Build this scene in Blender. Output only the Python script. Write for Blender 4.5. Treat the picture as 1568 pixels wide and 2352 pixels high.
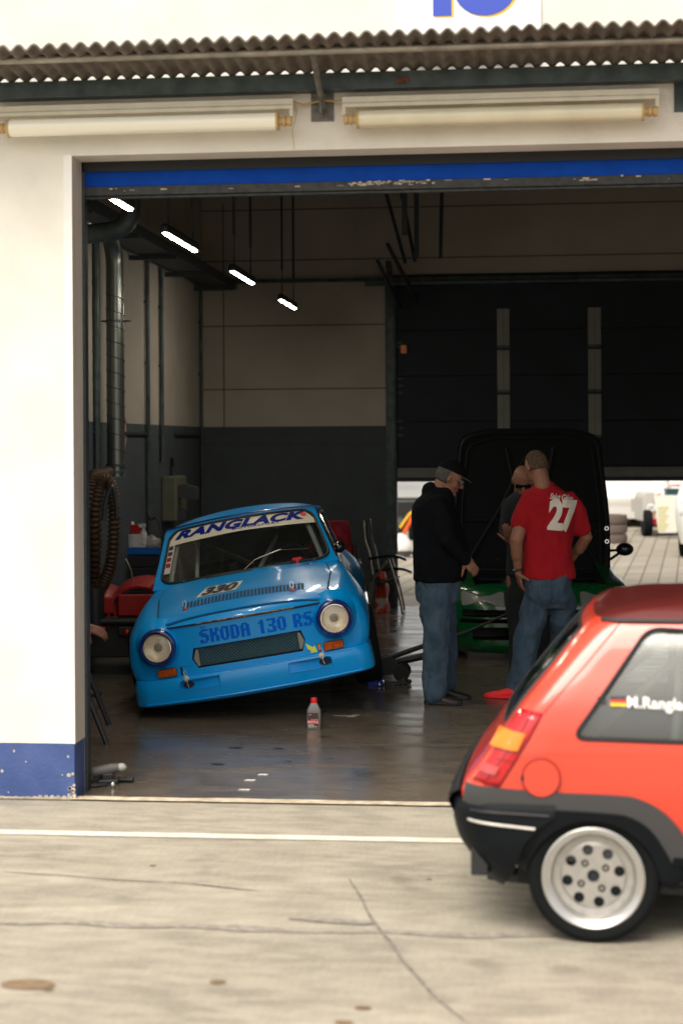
import bpy, bmesh, math, random
from math import sin, cos, pi, radians, sqrt, atan2
from mathutils import Vector, Matrix, noise
from mathutils.bvhtree import BVHTree
random.seed(7)
V = Vector
for o in list(bpy.data.objects): bpy.data.objects.remove(o)
SC = bpy.context.scene; COL = SC.collection

# ------------------------------------------------------------ camera, sky, sun, exposure
YAW = radians(6.01); FPX = 3800.0; HC = 1.9; ROLL = 0.006
cd = bpy.data.cameras.new('camera'); cam = bpy.data.objects.new('camera', cd); COL.objects.link(cam)
r0 = V((cos(YAW), sin(YAW), 0)); up = V((0, 0, 1)); fw = V((-sin(YAW), cos(YAW), 0))
rr = r0 * cos(ROLL) - up * sin(ROLL); uu = up * cos(ROLL) + r0 * sin(ROLL)
m = Matrix.Identity(4)
for i in range(3): m[i][0] = rr[i]; m[i][1] = uu[i]; m[i][2] = -fw[i]
m[2][3] = HC; cam.matrix_world = m
cd.sensor_fit = 'HORIZONTAL'; cd.sensor_width = 36; cd.lens = FPX / 1568 * 36
cd.shift_y = -158 / 1568.0; cd.clip_start = 0.1; cd.clip_end = 600
cd.dof.use_dof = True; cd.dof.focus_distance = 11.6; cd.dof.aperture_fstop = 2.6
SC.camera = cam
SUN_EL, SUN_AZ = radians(56), radians(200)      # high overcast light from behind the camera
w = bpy.data.worlds.new('World'); SC.world = w; w.use_nodes = True
nt = w.node_tree; bg = nt.nodes['Background']
sky = nt.nodes.new('ShaderNodeTexSky'); sky.sky_type = 'NISHITA'; sky.sun_disc = False
sky.sun_elevation = SUN_EL; sky.sun_rotation = SUN_AZ; sky.air_density = 1.0; sky.dust_density = 4.0
hs = nt.nodes.new('ShaderNodeHueSaturation'); hs.inputs['Saturation'].default_value = 0.30; hs.inputs['Value'].default_value = 1.0
mx = nt.nodes.new('ShaderNodeMixRGB'); mx.blend_type = 'MULTIPLY'; mx.inputs[0].default_value = 1; mx.inputs[2].default_value = (1.0, 0.945, 0.86, 1)
nt.links.new(sky.outputs[0], hs.inputs['Color']); nt.links.new(hs.outputs[0], mx.inputs[1]); nt.links.new(mx.outputs[0], bg.inputs[0])
bg.inputs[1].default_value = 0.15
ld = bpy.data.lights.new('sun', 'SUN'); ld.energy = 1.5; ld.angle = radians(35); ld.color = (1, 0.935, 0.83)
sun = bpy.data.objects.new('sun', ld); COL.objects.link(sun)
sd = V((sin(SUN_AZ) * cos(SUN_EL), cos(SUN_AZ) * cos(SUN_EL), sin(SUN_EL)))
sun.rotation_euler = sd.to_track_quat('Z', 'Y').to_euler(); sun.location = sd * 40
SC.view_settings.view_transform = 'Standard'; SC.view_settings.look = 'None'; SC.view_settings.gamma = 1
SC.view_settings.exposure = 0.75
SC.render.engine = 'CYCLES'
cy = SC.cycles; cy.use_denoising = True; cy.max_bounces = 8; cy.diffuse_bounces = 4; cy.glossy_bounces = 4; cy.transmission_bounces = 8
cy.transparent_max_bounces = 12; cy.caustics_reflective = False; cy.caustics_refractive = False; cy.sample_clamp_indirect = 6

# ------------------------------------------------------------ helpers
def W(px, py, z):
    """world point seen at photo position (px,py; 1568 wide) at depth z metres"""
    dx, du = px - 784, 1018 - py
    return cam_p + fw * z + (rr * dx + uu * du) * (z / FPX)
cam_p = V((0, 0, HC))
def G(px, py, h=0.0):
    d = W(px, py, 1) - cam_p; return cam_p + d * ((h - HC) / d.z)
def PY(px, py, Y):
    d = W(px, py, 1) - cam_p; return cam_p + d * (Y / d.y)
def PX(px, py, X):
    d = W(px, py, 1) - cam_p; return cam_p + d * (X / d.x)

def mat(name, col, rough=0.6, metal=0.0, var=0.0, vs=8.0, bump=0.0, bs=60.0, coat=0.0, col2=None, stretch=None, emit=None, est=0, alpha=1, trans=0, ior=1.45, detail=4, spec=None, rvar=0.0, lo=0.35, hi=0.65):
    M = bpy.data.materials.new(name); M.use_nodes = True; n = M.node_tree; b = n.nodes['Principled BSDF']
    b.inputs['Base Color'].default_value = (*col, 1); b.inputs['Roughness'].default_value = rough; b.inputs['Metallic'].default_value = metal
    b.inputs['Coat Weight'].default_value = coat; b.inputs['Coat Roughness'].default_value = 0.05
    b.inputs['Transmission Weight'].default_value = trans; b.inputs['IOR'].default_value = ior; b.inputs['Alpha'].default_value = alpha
    if spec is not None: b.inputs['Specular IOR Level'].default_value = spec
    if emit: b.inputs['Emission Color'].default_value = (*emit, 1); b.inputs['Emission Strength'].default_value = est
    tc = n.nodes.new('ShaderNodeTexCoord'); vec = tc.outputs['Object']
    if stretch:
        mp = n.nodes.new('ShaderNodeMapping'); mp.inputs['Scale'].default_value = stretch; n.links.new(vec, mp.inputs[0]); vec = mp.outputs[0]
    if var or col2:
        nz = n.nodes.new('ShaderNodeTexNoise'); nz.inputs['Scale'].default_value = vs; nz.inputs['Detail'].default_value = detail; n.links.new(vec, nz.inputs['Vector'])
        mr = n.nodes.new('ShaderNodeMapRange'); mr.inputs[1].default_value = lo; mr.inputs[2].default_value = hi; n.links.new(nz.outputs['Fac'], mr.inputs[0])
        mc = n.nodes.new('ShaderNodeMixRGB'); n.links.new(mr.outputs[0], mc.inputs[0])
        c2 = col2 if col2 else tuple(min(1, c * (1 + var)) for c in col)
        c1 = col if col2 else tuple(c * (1 - var) for c in col)
        mc.inputs[1].default_value = (*c1, 1); mc.inputs[2].default_value = (*c2, 1); n.links.new(mc.outputs[0], b.inputs['Base Color'])
        if rvar:
            m2 = n.nodes.new('ShaderNodeMapRange'); m2.inputs[1].default_value = lo; m2.inputs[2].default_value = hi; m2.inputs[3].default_value = rough - rvar; m2.inputs[4].default_value = rough + rvar
            n.links.new(nz.outputs['Fac'], m2.inputs[0]); n.links.new(m2.outputs[0], b.inputs['Roughness'])
    if bump:
        nb = n.nodes.new('ShaderNodeTexNoise'); nb.inputs['Scale'].default_value = bs; nb.inputs['Detail'].default_value = 3; n.links.new(vec, nb.inputs['Vector'])
        bp = n.nodes.new('ShaderNodeBump'); bp.inputs['Strength'].default_value = bump; bp.inputs['Distance'].default_value = 0.01
        n.links.new(nb.outputs['Fac'], bp.inputs['Height']); n.links.new(bp.outputs[0], b.inputs['Normal'])
    return M

def BM(): return bmesh.new()
def finish_bm(bm, weld=1e-5):
    bmesh.ops.remove_doubles(bm, verts=bm.verts, dist=weld); bmesh.ops.recalc_face_normals(bm, faces=bm.faces)
def obj(name, bm, m, parent=None, smooth=True, bevel=0, angle=35, weld=1e-5, recalc=True):
    if recalc: finish_bm(bm, weld)
    me = bpy.data.meshes.new(name); bm.to_mesh(me); bm.free()
    for mm in (m if isinstance(m, (list, tuple)) else [m]): me.materials.append(mm)
    if smooth: me.shade_smooth(); me.set_sharp_from_angle(angle=radians(angle))
    o = bpy.data.objects.new(name, me); COL.objects.link(o)
    if parent: o.parent = parent
    if bevel:
        b = o.modifiers.new('bevel', 'BEVEL'); b.width = bevel; b.segments = 2; b.limit_method = 'ANGLE'; b.angle_limit = radians(40)
    return o
def tag(o, label, cat, group=None):
    o['label'] = label; o['category'] = cat
    if group: o['group'] = group
    return o
def thing(name, label, cat, loc=(0, 0, 0), rotz=0, group=None, rot=None):
    o = bpy.data.objects.new(name, None); COL.objects.link(o); o.location = loc
    o.rotation_euler = rot if rot is not None else (0, 0, rotz); o.empty_display_size = 0.1
    return tag(o, label, cat, group)
def struct(name, bm, m, **k):
    o = obj(name, bm, m, **k); o['kind'] = 'structure'; return o
def dup(root, loc=None, rotz=None, label=None, name=None):
    def cp(o, p):
        c = o.copy(); COL.objects.link(c)
        if p: c.parent = p
        for ch in [x for x in bpy.data.objects if x.parent == o]: cp(ch, c)
        return c
    r = cp(root, None)
    if loc is not None: r.location = loc
    if rotz is not None: r.rotation_euler = (0, 0, rotz)
    if label: r['label'] = label
    return r

def box(bm, x0, x1, y0, y1, z0, z1, M=None, mi=0):
    vs = [bm.verts.new((x, y, z)) for z in (z0, z1) for y in (y0, y1) for x in (x0, x1)]
    if M:
        for v in vs: v.co = M @ v.co
    for f in ((0, 1, 3, 2), (4, 6, 7, 5), (0, 4, 5, 1), (2, 3, 7, 6), (0, 2, 6, 4), (1, 5, 7, 3)):
        bm.faces.new([vs[i] for i in f]).material_index = mi
    return bm
def bx(*a, **k): return box(BM(), *a, **k)
def rings(bm, rs, closed=True, caps=True, mi=0):
    """loft rings (lists of points)"""
    vr = [[bm.verts.new(p) for p in r] for r in rs]; n = len(vr[0])
    for a, b in zip(vr, vr[1:]):
        for i in range(n if closed else n - 1):
            j = (i + 1) % n
            try: bm.faces.new((a[i], a[j], b[j], b[i])).material_index = mi
            except ValueError: pass
    if caps and closed:
        for r in (vr[0], vr[-1]):
            try: bm.faces.new(r).material_index = mi
            except ValueError: pass
    return vr
def tube(bm, pts, r, n=10, closed=False, caps=True, mi=0, ell=None):
    pts = [V(p) for p in pts]; N = len(pts); R = r if isinstance(r, (list, tuple)) else [r] * N
    tan = []
    for i in range(N):
        a = pts[(i - 1) % N] if (closed or i > 0) else pts[i]; b = pts[(i + 1) % N] if (closed or i < N - 1) else pts[i]
        t = (b - a); tan.append(t.normalized() if t.length > 1e-9 else V((0, 0, 1)))
    t0 = tan[0]; ref = V((0, 0, 1)) if abs(t0.z) < 0.9 else V((0, 1, 0)); nrm = (ref - t0 * ref.dot(t0)).normalized(); out = []
    for i in range(N):
        t = tan[i]; nrm = (nrm - t * nrm.dot(t))
        nrm = nrm.normalized() if nrm.length > 1e-6 else t.orthogonal().normalized()
        bi = t.cross(nrm); e = ell or (1, 1)
        out.append([pts[i] + (nrm * cos(2 * pi * k / n) * e[0] + bi * sin(2 * pi * k / n) * e[1]) * R[i] for k in range(n)])
    if closed: out.append(out[0])
    rings(bm, out, True, caps and not closed, mi); return bm
def capsule(bm, pts, r, n=12):
    """tube with rounded ends"""
    pts = [V(p) for p in pts]; R = list(r) if isinstance(r, (list, tuple)) else [r] * len(pts)
    a = (pts[0] - pts[1]).normalized(); b = (pts[-1] - pts[-2]).normalized(); P = []; Q = []
    for k in (1.0, 0.92, 0.7, 0.38): P.append(pts[0] + a * R[0] * k); Q.append(R[0] * sqrt(max(0.003, 1 - k * k)))
    P += pts; Q += R
    for k in (0.38, 0.7, 0.92, 1.0): P.append(pts[-1] + b * R[-1] * k); Q.append(R[-1] * sqrt(max(0.003, 1 - k * k)))
    return tube(bm, P, Q, n)
def ball(bm, c, rad, M=None, n=16, mi=0):
    c = V(c); rad = rad if isinstance(rad, (tuple, list)) else (rad,) * 3; R = []
    for i in range(n // 2 + 1):
        th = pi * i / (n // 2); s = max(sin(th), 0.02)
        R.append([c + V((rad[0] * s * cos(2 * pi * k / n), rad[1] * s * sin(2 * pi * k / n), -rad[2] * cos(th))) for k in range(n)])
    if M: R = [[M @ p for p in r] for r in R]
    rings(bm, R, mi=mi); return bm
def lathe(bm, prof, M=None, n=32, mi=0, caps=False):
    """prof (radius, axial) about local Z, M places it"""
    R = [[V((max(r, 1e-4) * cos(2 * pi * k / n), max(r, 1e-4) * sin(2 * pi * k / n), h)) for k in range(n)] for r, h in prof]
    if M: R = [[M @ p for p in q] for q in R]
    rings(bm, R, caps=caps, mi=mi); return bm
def prism(bm, poly, d0, d1, f, mi=0):
    """extrude a 2D polygon; f(u,v,d) -> 3D"""
    rings(bm, [[V(f(u, v, d0)) for u, v in poly], [V(f(u, v, d1)) for u, v in poly]], mi=mi); return bm
def TR(loc=(0, 0, 0), rx=0, ry=0, rz=0, s=1):
    return Matrix.Translation(V(loc)) @ Matrix.Rotation(rz, 4, 'Z') @ Matrix.Rotation(ry, 4, 'Y') @ Matrix.Rotation(rx, 4, 'X') @ Matrix.Scale(s, 4)
def XY(u, v, d): return (u, v, d)
def XZ(u, v, d): return (u, d, v)
def YZ(u, v, d): return (d, u, v)
def rounded(poly, r, n=5):
    out = []; N = len(poly); rr_ = r if isinstance(r, (list, tuple)) else [r] * N
    for i in range(N):
        a, b, c = V(poly[i - 1]), V(poly[i]), V(poly[(i + 1) % N]); u = (a - b); w_ = (c - b)
        q = min(rr_[i], u.length * 0.45, w_.length * 0.45); p0 = b + u.normalized() * q; p1 = b + w_.normalized() * q
        for k in range(n + 1):
            t = k / n; out.append(tuple(p0 * (1 - t) ** 2 + b * 2 * t * (1 - t) + p1 * t * t))
    return out
def resamp(poly, step):
    out = []
    for i in range(len(poly)):
        a, b = V(poly[i]), V(poly[(i + 1) % len(poly)]); k = max(1, int((b - a).length / step))
        out += [tuple(a.lerp(b, j / k)) for j in range(k)]
    return out
def patch(bm, outl, proj, nr=6, mi=0):
    """curved sheet filling a 2D outline, each point placed by proj(u,v)"""
    c = sum((V(p) for p in outl), V((0, 0))) / len(outl); prev = None; cv = bm.verts.new(proj(c.x, c.y))
    for k in range(1, nr + 1):
        row = [bm.verts.new(proj(*(c + (V(p) - c) * (k / nr)))) for p in outl]
        for i in range(len(row)):
            j = (i + 1) % len(row)
            f = bm.faces.new((cv, row[i], row[j])) if prev is None else bm.faces.new((prev[i], row[i], row[j], prev[j]))
            f.material_index = mi
        prev = row
    return bm
def flat2d(bm, polys, proj, step=0.03, mi=0):
    """place flat 2D faces (lists of 2D points) through proj"""
    for p in polys:
        fv = [bm.verts.new(proj(*q)) for q in (resamp(p, step) if len(p) <= 8 else p)]
        try: bm.faces.new(fv).material_index = mi
        except ValueError: pass
    return bm
def text2d(s, h=1.0, bold=0.0, shear=0.0, xs=1.0, spacing=1.0, step=0.05):
    """returns triangles of a text as 2D polygons, centred on 0, cap height h"""
    c = bpy.data.curves.new('t', 'FONT'); c.body = s; c.size = 1; c.offset = bold; c.shear = shear; c.space_character = spacing; c.fill_mode = 'FRONT'; c.resolution_u = 7
    o = bpy.data.objects.new('t', c); COL.objects.link(o); dg = bpy.context.evaluated_depsgraph_get(); me = bpy.data.meshes.new_from_object(o.evaluated_get(dg))
    b = BM(); b.from_mesh(me); bmesh.ops.triangulate(b, faces=b.faces)
    vs = [v.co.copy() for v in b.verts]; x0, x1 = min(v.x for v in vs), max(v.x for v in vs); k = h / 0.70
    polys = [[((v.co.x - (x0 + x1) / 2) * k * xs, (v.co.y - 0.35) * k) for v in f.verts] for f in b.faces]
    b.free(); bpy.data.objects.remove(o); bpy.data.meshes.remove(me); bpy.data.curves.remove(c); return polys
def tris(bm, polys, proj, mi=0, maxe=0.06):
    """place triangles, splitting long edges so they follow a curved surface"""
    b = BM()
    for p in polys:
        if len(p) == 3: b.faces.new([b.verts.new((q[0], q[1], 0)) for q in p])
        else: b.faces.new([b.verts.new((q[0], q[1], 0)) for q in p])
    bmesh.ops.remove_doubles(b, verts=b.verts, dist=1e-5)
    for _ in range(4):
        es = [e for e in b.edges if e.calc_length() > maxe]
        if not es: break
        bmesh.ops.subdivide_edges(b, edges=es, cuts=1); bmesh.ops.triangulate(b, faces=b.faces)
    mp = {v: bm.verts.new(proj(v.co.x, v.co.y)) for v in b.verts}
    for f in b.faces:
        try: bm.faces.new([mp[v] for v in f.verts]).material_index = mi
        except ValueError: pass
    b.free(); return bm
def rect(x0, x1, y0, y1): return [(x0, y0), (x1, y0), (x1, y1), (x0, y1)]
def projector(bvh, mp, d, off):
    d = V(d).normalized()
    def f(u, v):
        o = V(mp(u, v)); h = bvh.ray_cast(o, d)
        if h[0] is None:
            h = bvh.find_nearest(o + d * 0.5)
        n = h[1]
        if n.dot(d) > 0: n = -n
        return h[0] + n * off
    return f
def evalmesh(o):
    dg = bpy.context.evaluated_depsgraph_get(); me = bpy.data.meshes.new_from_object(o.evaluated_get(dg)); old = o.data
    o.modifiers.clear(); o.data = me; me.name = old.name; bpy.data.meshes.remove(old); return o
def cut(o, cutter_bm, cmat, solid=0):
    """solidify and/or subtract cutter, baked into the mesh"""
    if solid:
        s = o.modifiers.new('s', 'SOLIDIFY'); s.thickness = solid; s.offset = -1; s.material_offset = 1
    c = obj('cutter', cutter_bm, cmat, smooth=False); c.parent = o.parent
    b = o.modifiers.new('b', 'BOOLEAN'); b.operation = 'DIFFERENCE'; b.solver = 'EXACT'; b.object = c
    try: b.material_mode = 'TRANSFER'
    except Exception: pass
    evalmesh(o); bpy.data.objects.remove(c)
    o.data.shade_smooth(); o.data.set_sharp_from_angle(angle=radians(30)); return o
def cr(keys, t):
    """smooth (Catmull-Rom) interpolation of rows keys[i] = (t, a, b, ...)"""
    if t <= keys[0][0]: return list(keys[0][1:])
    if t >= keys[-1][0]: return list(keys[-1][1:])
    i = max(k for k in range(len(keys) - 1) if keys[k][0] <= t)
    k0, k1, k2, k3 = keys[max(i - 1, 0)], keys[i], keys[i + 1], keys[min(i + 2, len(keys) - 1)]
    h = k2[0] - k1[0]; s = (t - k1[0]) / h; out = []
    for a0, a1, a2, a3 in zip(k0[1:], k1[1:], k2[1:], k3[1:]):
        m1 = (a2 - a0) / max(k2[0] - k0[0], 1e-6) * h; m2 = (a3 - a1) / max(k3[0] - k1[0], 1e-6) * h
        out.append((2*s**3-3*s*s+1)*a1 + (s**3-2*s*s+s)*m1 + (-2*s**3+3*s*s)*a2 + (s**3-s*s)*m2)
    return out
def planring(z, xr, xf, hw, cr_, cf, bulge=0.03):
    """car outline at height z: x from rear xr to front xf, half width hw"""
    P = []
    def arc(cx_, cy_, a0, a1, r):
        for k in range(7):
            a = a0 + (a1 - a0) * k / 6; P.append((cx_ + r * cos(a), cy_ + r * sin(a)))
    cr_ = min(cr_, hw * .9, (xf - xr) * .4); cf = min(cf, hw * .9, (xf - xr) * .4)
    arc(xf - cf, -hw + cf, -pi / 2, 0, cf); 
    for k in range(1, 8): P.append((xf, (-hw + cf) + (2 * hw - 2 * cf) * k / 8))
    arc(xf - cf, hw - cf, 0, pi / 2, cf)
    for k in range(1, 16): P.append((xf - cf + (xr + cr_ - xf + cf) * k / 16, hw))
    arc(xr + cr_, hw - cr_, pi / 2, pi, cr_)
    for k in range(1, 8): P.append((xr, (hw - cr_) - (2 * hw - 2 * cr_) * k / 8))
    arc(xr + cr_, -hw + cr_, pi, 3 * pi / 2, cr_)
    for k in range(1, 16): P.append((xr + cr_ + (xf - cf - xr - cr_) * k / 16, -hw))
    out = []
    for x, y in P:
        q = (y / hw) ** 2
        if x < xr + cr_ + 1e-6: x += bulge * (q - 0.5)
        if x > xf - cf - 1e-6: x -= bulge * (q - 0.5)
        out.append(V((x, y, z)))
    return out
def ringshell(bm, keys, nz=26, top=True, bulge=0.03, crown=0.02):
    """keys rows (z, xr, xf, hw, cr, cf)"""
    z0, z1 = keys[0][0], keys[-1][0]; R = []
    for i in range(nz + 1):
        z = z0 + (z1 - z0) * i / nz; a = cr(keys, z); R.append(planring(z, *a, bulge=bulge))
    c = sum(R[-1], V()) / len(R[-1])
    base_ = R[-1]
    for k in (0.85, 0.6, 0.35, 0.1): R.append([c + (p - c) * k + V((0, 0, crown * (1 - k * k))) for p in base_])
    rings(bm, R); return bm

# ------------------------------------------------------------ materials
stucco = mat('stucco', (.79, .768, .70), .9, var=.07, vs=2.5, bump=.5, bs=120)
stucco_x = mat('lintel_stucco', (.62, .58, .49), .9, var=.10, vs=5, bump=.6, bs=70, stretch=(1, 1, .35))
bluepl = mat('plinth_paint', (.04, .075, .22), .7, col2=(.06, .10, .27), vs=6, bump=.3, bs=50)
chip = mat('bare_render', (.45, .40, .32), .9, var=.2, vs=30)
trim = mat('galvanised_trim', (.62, .58, .52), .5, .2, var=.12, vs=5, stretch=(1, 1, .2))
steel_dk = mat('dark_steel', (.035, .045, .05), .5, .3, var=.2, vs=20)
steel_g = mat('painted_steel', (.075, .10, .10), .5, .2, col2=(.035, .05, .055), vs=9, bump=.2, bs=40)
galv = mat('galvanised_pipe', (.34, .32, .28), .4, .6, var=.2, vs=12)
corr = mat('fibre_cement', (.12, .105, .09), .9, col2=(.20, .18, .155), vs=9, bump=.5, bs=80)
black = mat('black_rubber', (.010, .012, .014), .55, bump=.1)
blackgl = mat('black_gloss', (.008, .009, .011), .12, coat=.5)
blackpl = mat('black_plastic', (.018, .02, .022), .45)
fixt = mat('fixture_enamel', (.62, .58, .48), .5, var=.06, vs=12)
tubem = mat('fixture_tube', (.75, .70, .52), .15, var=.05, vs=4, coat=.6)
tubeglint = mat('glint_tube', (.8, .76, .62), .2, coat=.5, emit=(1, .95, .82), est=.08)  # faint emission put in for the daylight reflected by the tube cover
tan = mat('yellowed_cap', (.55, .38, .16), .5)
white = mat('white_paint', (.78, .78, .76), .6)
wallup = mat('inner_wall', (.42, .38, .325), .9, var=.06, vs=2, bump=.15, bs=30)
wallgr = mat('inner_wall_grey', (.060, .074, .082), .85, var=.08, vs=3, bump=.1, bs=30)
ceil_m = mat('ceiling', (.05, .055, .055), .95, var=.1, vs=2)
doorblue = mat('door_blue', (.0, .05, .36), .6, spec=.15, col2=(.0, .06, .42), vs=10)
doordk = mat('door_inner', (.006, .013, .018), .7, var=.15, vs=3)
doorgr = mat('door_grey', (.16, .165, .15), .5, var=.1, vs=6)
blueM = mat('race_blue', (.0, .29, .74), .30, coat=.30, spec=.3, var=.035, vs=300, detail=1)
navy = mat('navy_trim', (.002, .018, .17), .25, coat=.5)
bluetext = mat('vinyl_blue', (.0, .12, .62), .6, spec=.1)
cream = mat('cream_vinyl', (.62, .58, .45), .5)
navytext = mat('navy_vinyl', (.001, .012, .19), .6, spec=.1)
redtext = mat('red_vinyl', (.75, .02, .02), .4)
chrome = mat('chrome', (.75, .74, .70), .12, 1)
steel = mat('bright_steel', (.5, .48, .45), .3, .9)
orange = mat('amber_lens', (.45, .08, .008), .2, coat=.5, var=.3, vs=60)
yellow = mat('yellow_vinyl', (.65, .75, .10), .4)
redpl = mat('red_plastic', (.30, .010, .008), .4, coat=.2, var=.1, vs=10)
redcar = mat('red_paint', (.70, .055, .026), .28, coat=.8, var=.05, vs=4, detail=6)
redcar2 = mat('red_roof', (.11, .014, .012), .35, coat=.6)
tyre = mat('tyre', (.005, .006, .007), .85, spec=.2, bump=.2, bs=120)
rimm = mat('rim_silver', (.46, .45, .43), .38, .7, var=.06, vs=25)
rimlip = mat('rim_lip', (.58, .57, .55), .32, .85)
cladd = mat('grey_cladding', (.048, .048, .052), .4, coat=.2)
cladk = mat('black_cladding', (.003, .005, .007), .5, spec=.2, var=.2, vs=9)
lampred = mat('lamp_red', (.50, .006, .012), .15, coat=.8)
lamporg = mat('lamp_orange', (.80, .22, .01), .2, coat=.6)
skin = mat('skin', (.26, .12, .075), .55, var=.12, vs=14, bump=.05)
hairm = mat('hair', (.10, .075, .05), .8, var=.4, vs=60, bump=.5, bs=150)
hairg = mat('grey_hair', (.07, .065, .06), .8, var=.3, vs=60, bump=.5, bs=150)
jacket = mat('black_jacket', (.004, .005, .007), .95, var=.2, vs=20, spec=.15)
jeans = mat('blue_denim', (.032, .062, .098), .95, col2=(.056, .092, .135), vs=14, bump=.4, bs=200, stretch=(1, 1, .5))
redsh = mat('red_cotton', (.33, .003, .010), .95, var=.12, vs=7)
whitepr = mat('white_print', (.66, .62, .55), .7)
shoebr = mat('brown_leather', (.035, .025, .018), .5)
shoered = mat('red_mesh_shoe', (.80, .012, .02), .6)
greenp = mat('green_paint', (.002, .085, .022), .25, coat=.6)
greyp = mat('grey_plastic', (.11, .11, .108), .5)
paper = mat('paper', (.6, .58, .52), .8)
duct = mat('spiral_duct', (.16, .175, .165), .3, .8)
hosem = mat('hose_rubber', (.055, .030, .013), .6, var=.2, vs=20)
bucketm = mat('white_bucket', (.5, .48, .45), .5)
bluebin = mat('blue_tray', (.01, .10, .38), .4)
carwhite = mat('white_car_paint', (.70, .69, .66), .3, coat=.5)
cargrey = mat('grey_car_paint', (.28, .28, .27), .3, coat=.5)
hedge = mat('hedge_leaf', (.10, .26, .03), .8, var=.5, vs=8)

def glassmat(name, tint, alpha, rough=0.04, var=0, dc=(.30, .32, .30), gm=.75):
    M = bpy.data.materials.new(name); M.use_nodes = True; n = M.node_tree; out = n.nodes['Material Output']; n.nodes.remove(n.nodes['Principled BSDF'])
    t = n.nodes.new('ShaderNodeBsdfTransparent'); t.inputs[0].default_value = (*tint, 1)
    g = n.nodes.new('ShaderNodeBsdfGlossy'); g.inputs['Roughness'].default_value = rough; g.inputs[0].default_value = (1, 1, 1, 1)
    d = n.nodes.new('ShaderNodeBsdfDiffuse'); d.inputs[0].default_value = (*dc, 1)
    lw = n.nodes.new('ShaderNodeLayerWeight'); lw.inputs[0].default_value = .35
    mr = n.nodes.new('ShaderNodeMapRange'); mr.inputs[3].default_value = .05; mr.inputs[4].default_value = gm; n.links.new(lw.outputs['Fresnel'], mr.inputs[0])
    m1 = n.nodes.new('ShaderNodeMixShader'); m2 = n.nodes.new('ShaderNodeMixShader'); m1.inputs[0].default_value = alpha
    n.links.new(t.outputs[0], m1.inputs[1]); n.links.new(d.outputs[0], m1.inputs[2])
    if var:
        tc = n.nodes.new('ShaderNodeTexCoord'); mp = n.nodes.new('ShaderNodeMapping'); mp.inputs['Scale'].default_value = (3, 3, 60); nz = n.nodes.new('ShaderNodeTexNoise'); nz.inputs['Scale'].default_value = 1.6
        n.links.new(tc.outputs['Object'], mp.inputs[0]); n.links.new(mp.outputs[0], nz.inputs['Vector']); r_ = n.nodes.new('ShaderNodeMapRange'); r_.inputs[1].default_value = .35; r_.inputs[2].default_value = .65; r_.inputs[3].default_value = alpha - var; r_.inputs[4].default_value = alpha + var
        n.links.new(nz.outputs['Fac'], r_.inputs[0]); n.links.new(r_.outputs[0], m1.inputs[0])
    n.links.new(mr.outputs[0], m2.inputs[0]); n.links.new(m1.outputs[0], m2.inputs[1]); n.links.new(g.outputs[0], m2.inputs[2]); n.links.new(m2.outputs[0], out.inputs[0]); return M
wglass = glassmat('windscreen_glass', (.72, .78, .76), .03)
qglass = glassmat('dusty_glass', (.70, .76, .70), .15, .12)
fglass = glassmat('streaky_glass', (.75, .85, .78), .50, .1, var=.3, dc=(.62, .70, .62))  # pale diffuse share in the pane, streaked by stretched noise
dglass = mat('dark_glass', (.012, .014, .016), .06, coat=1)

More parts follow.
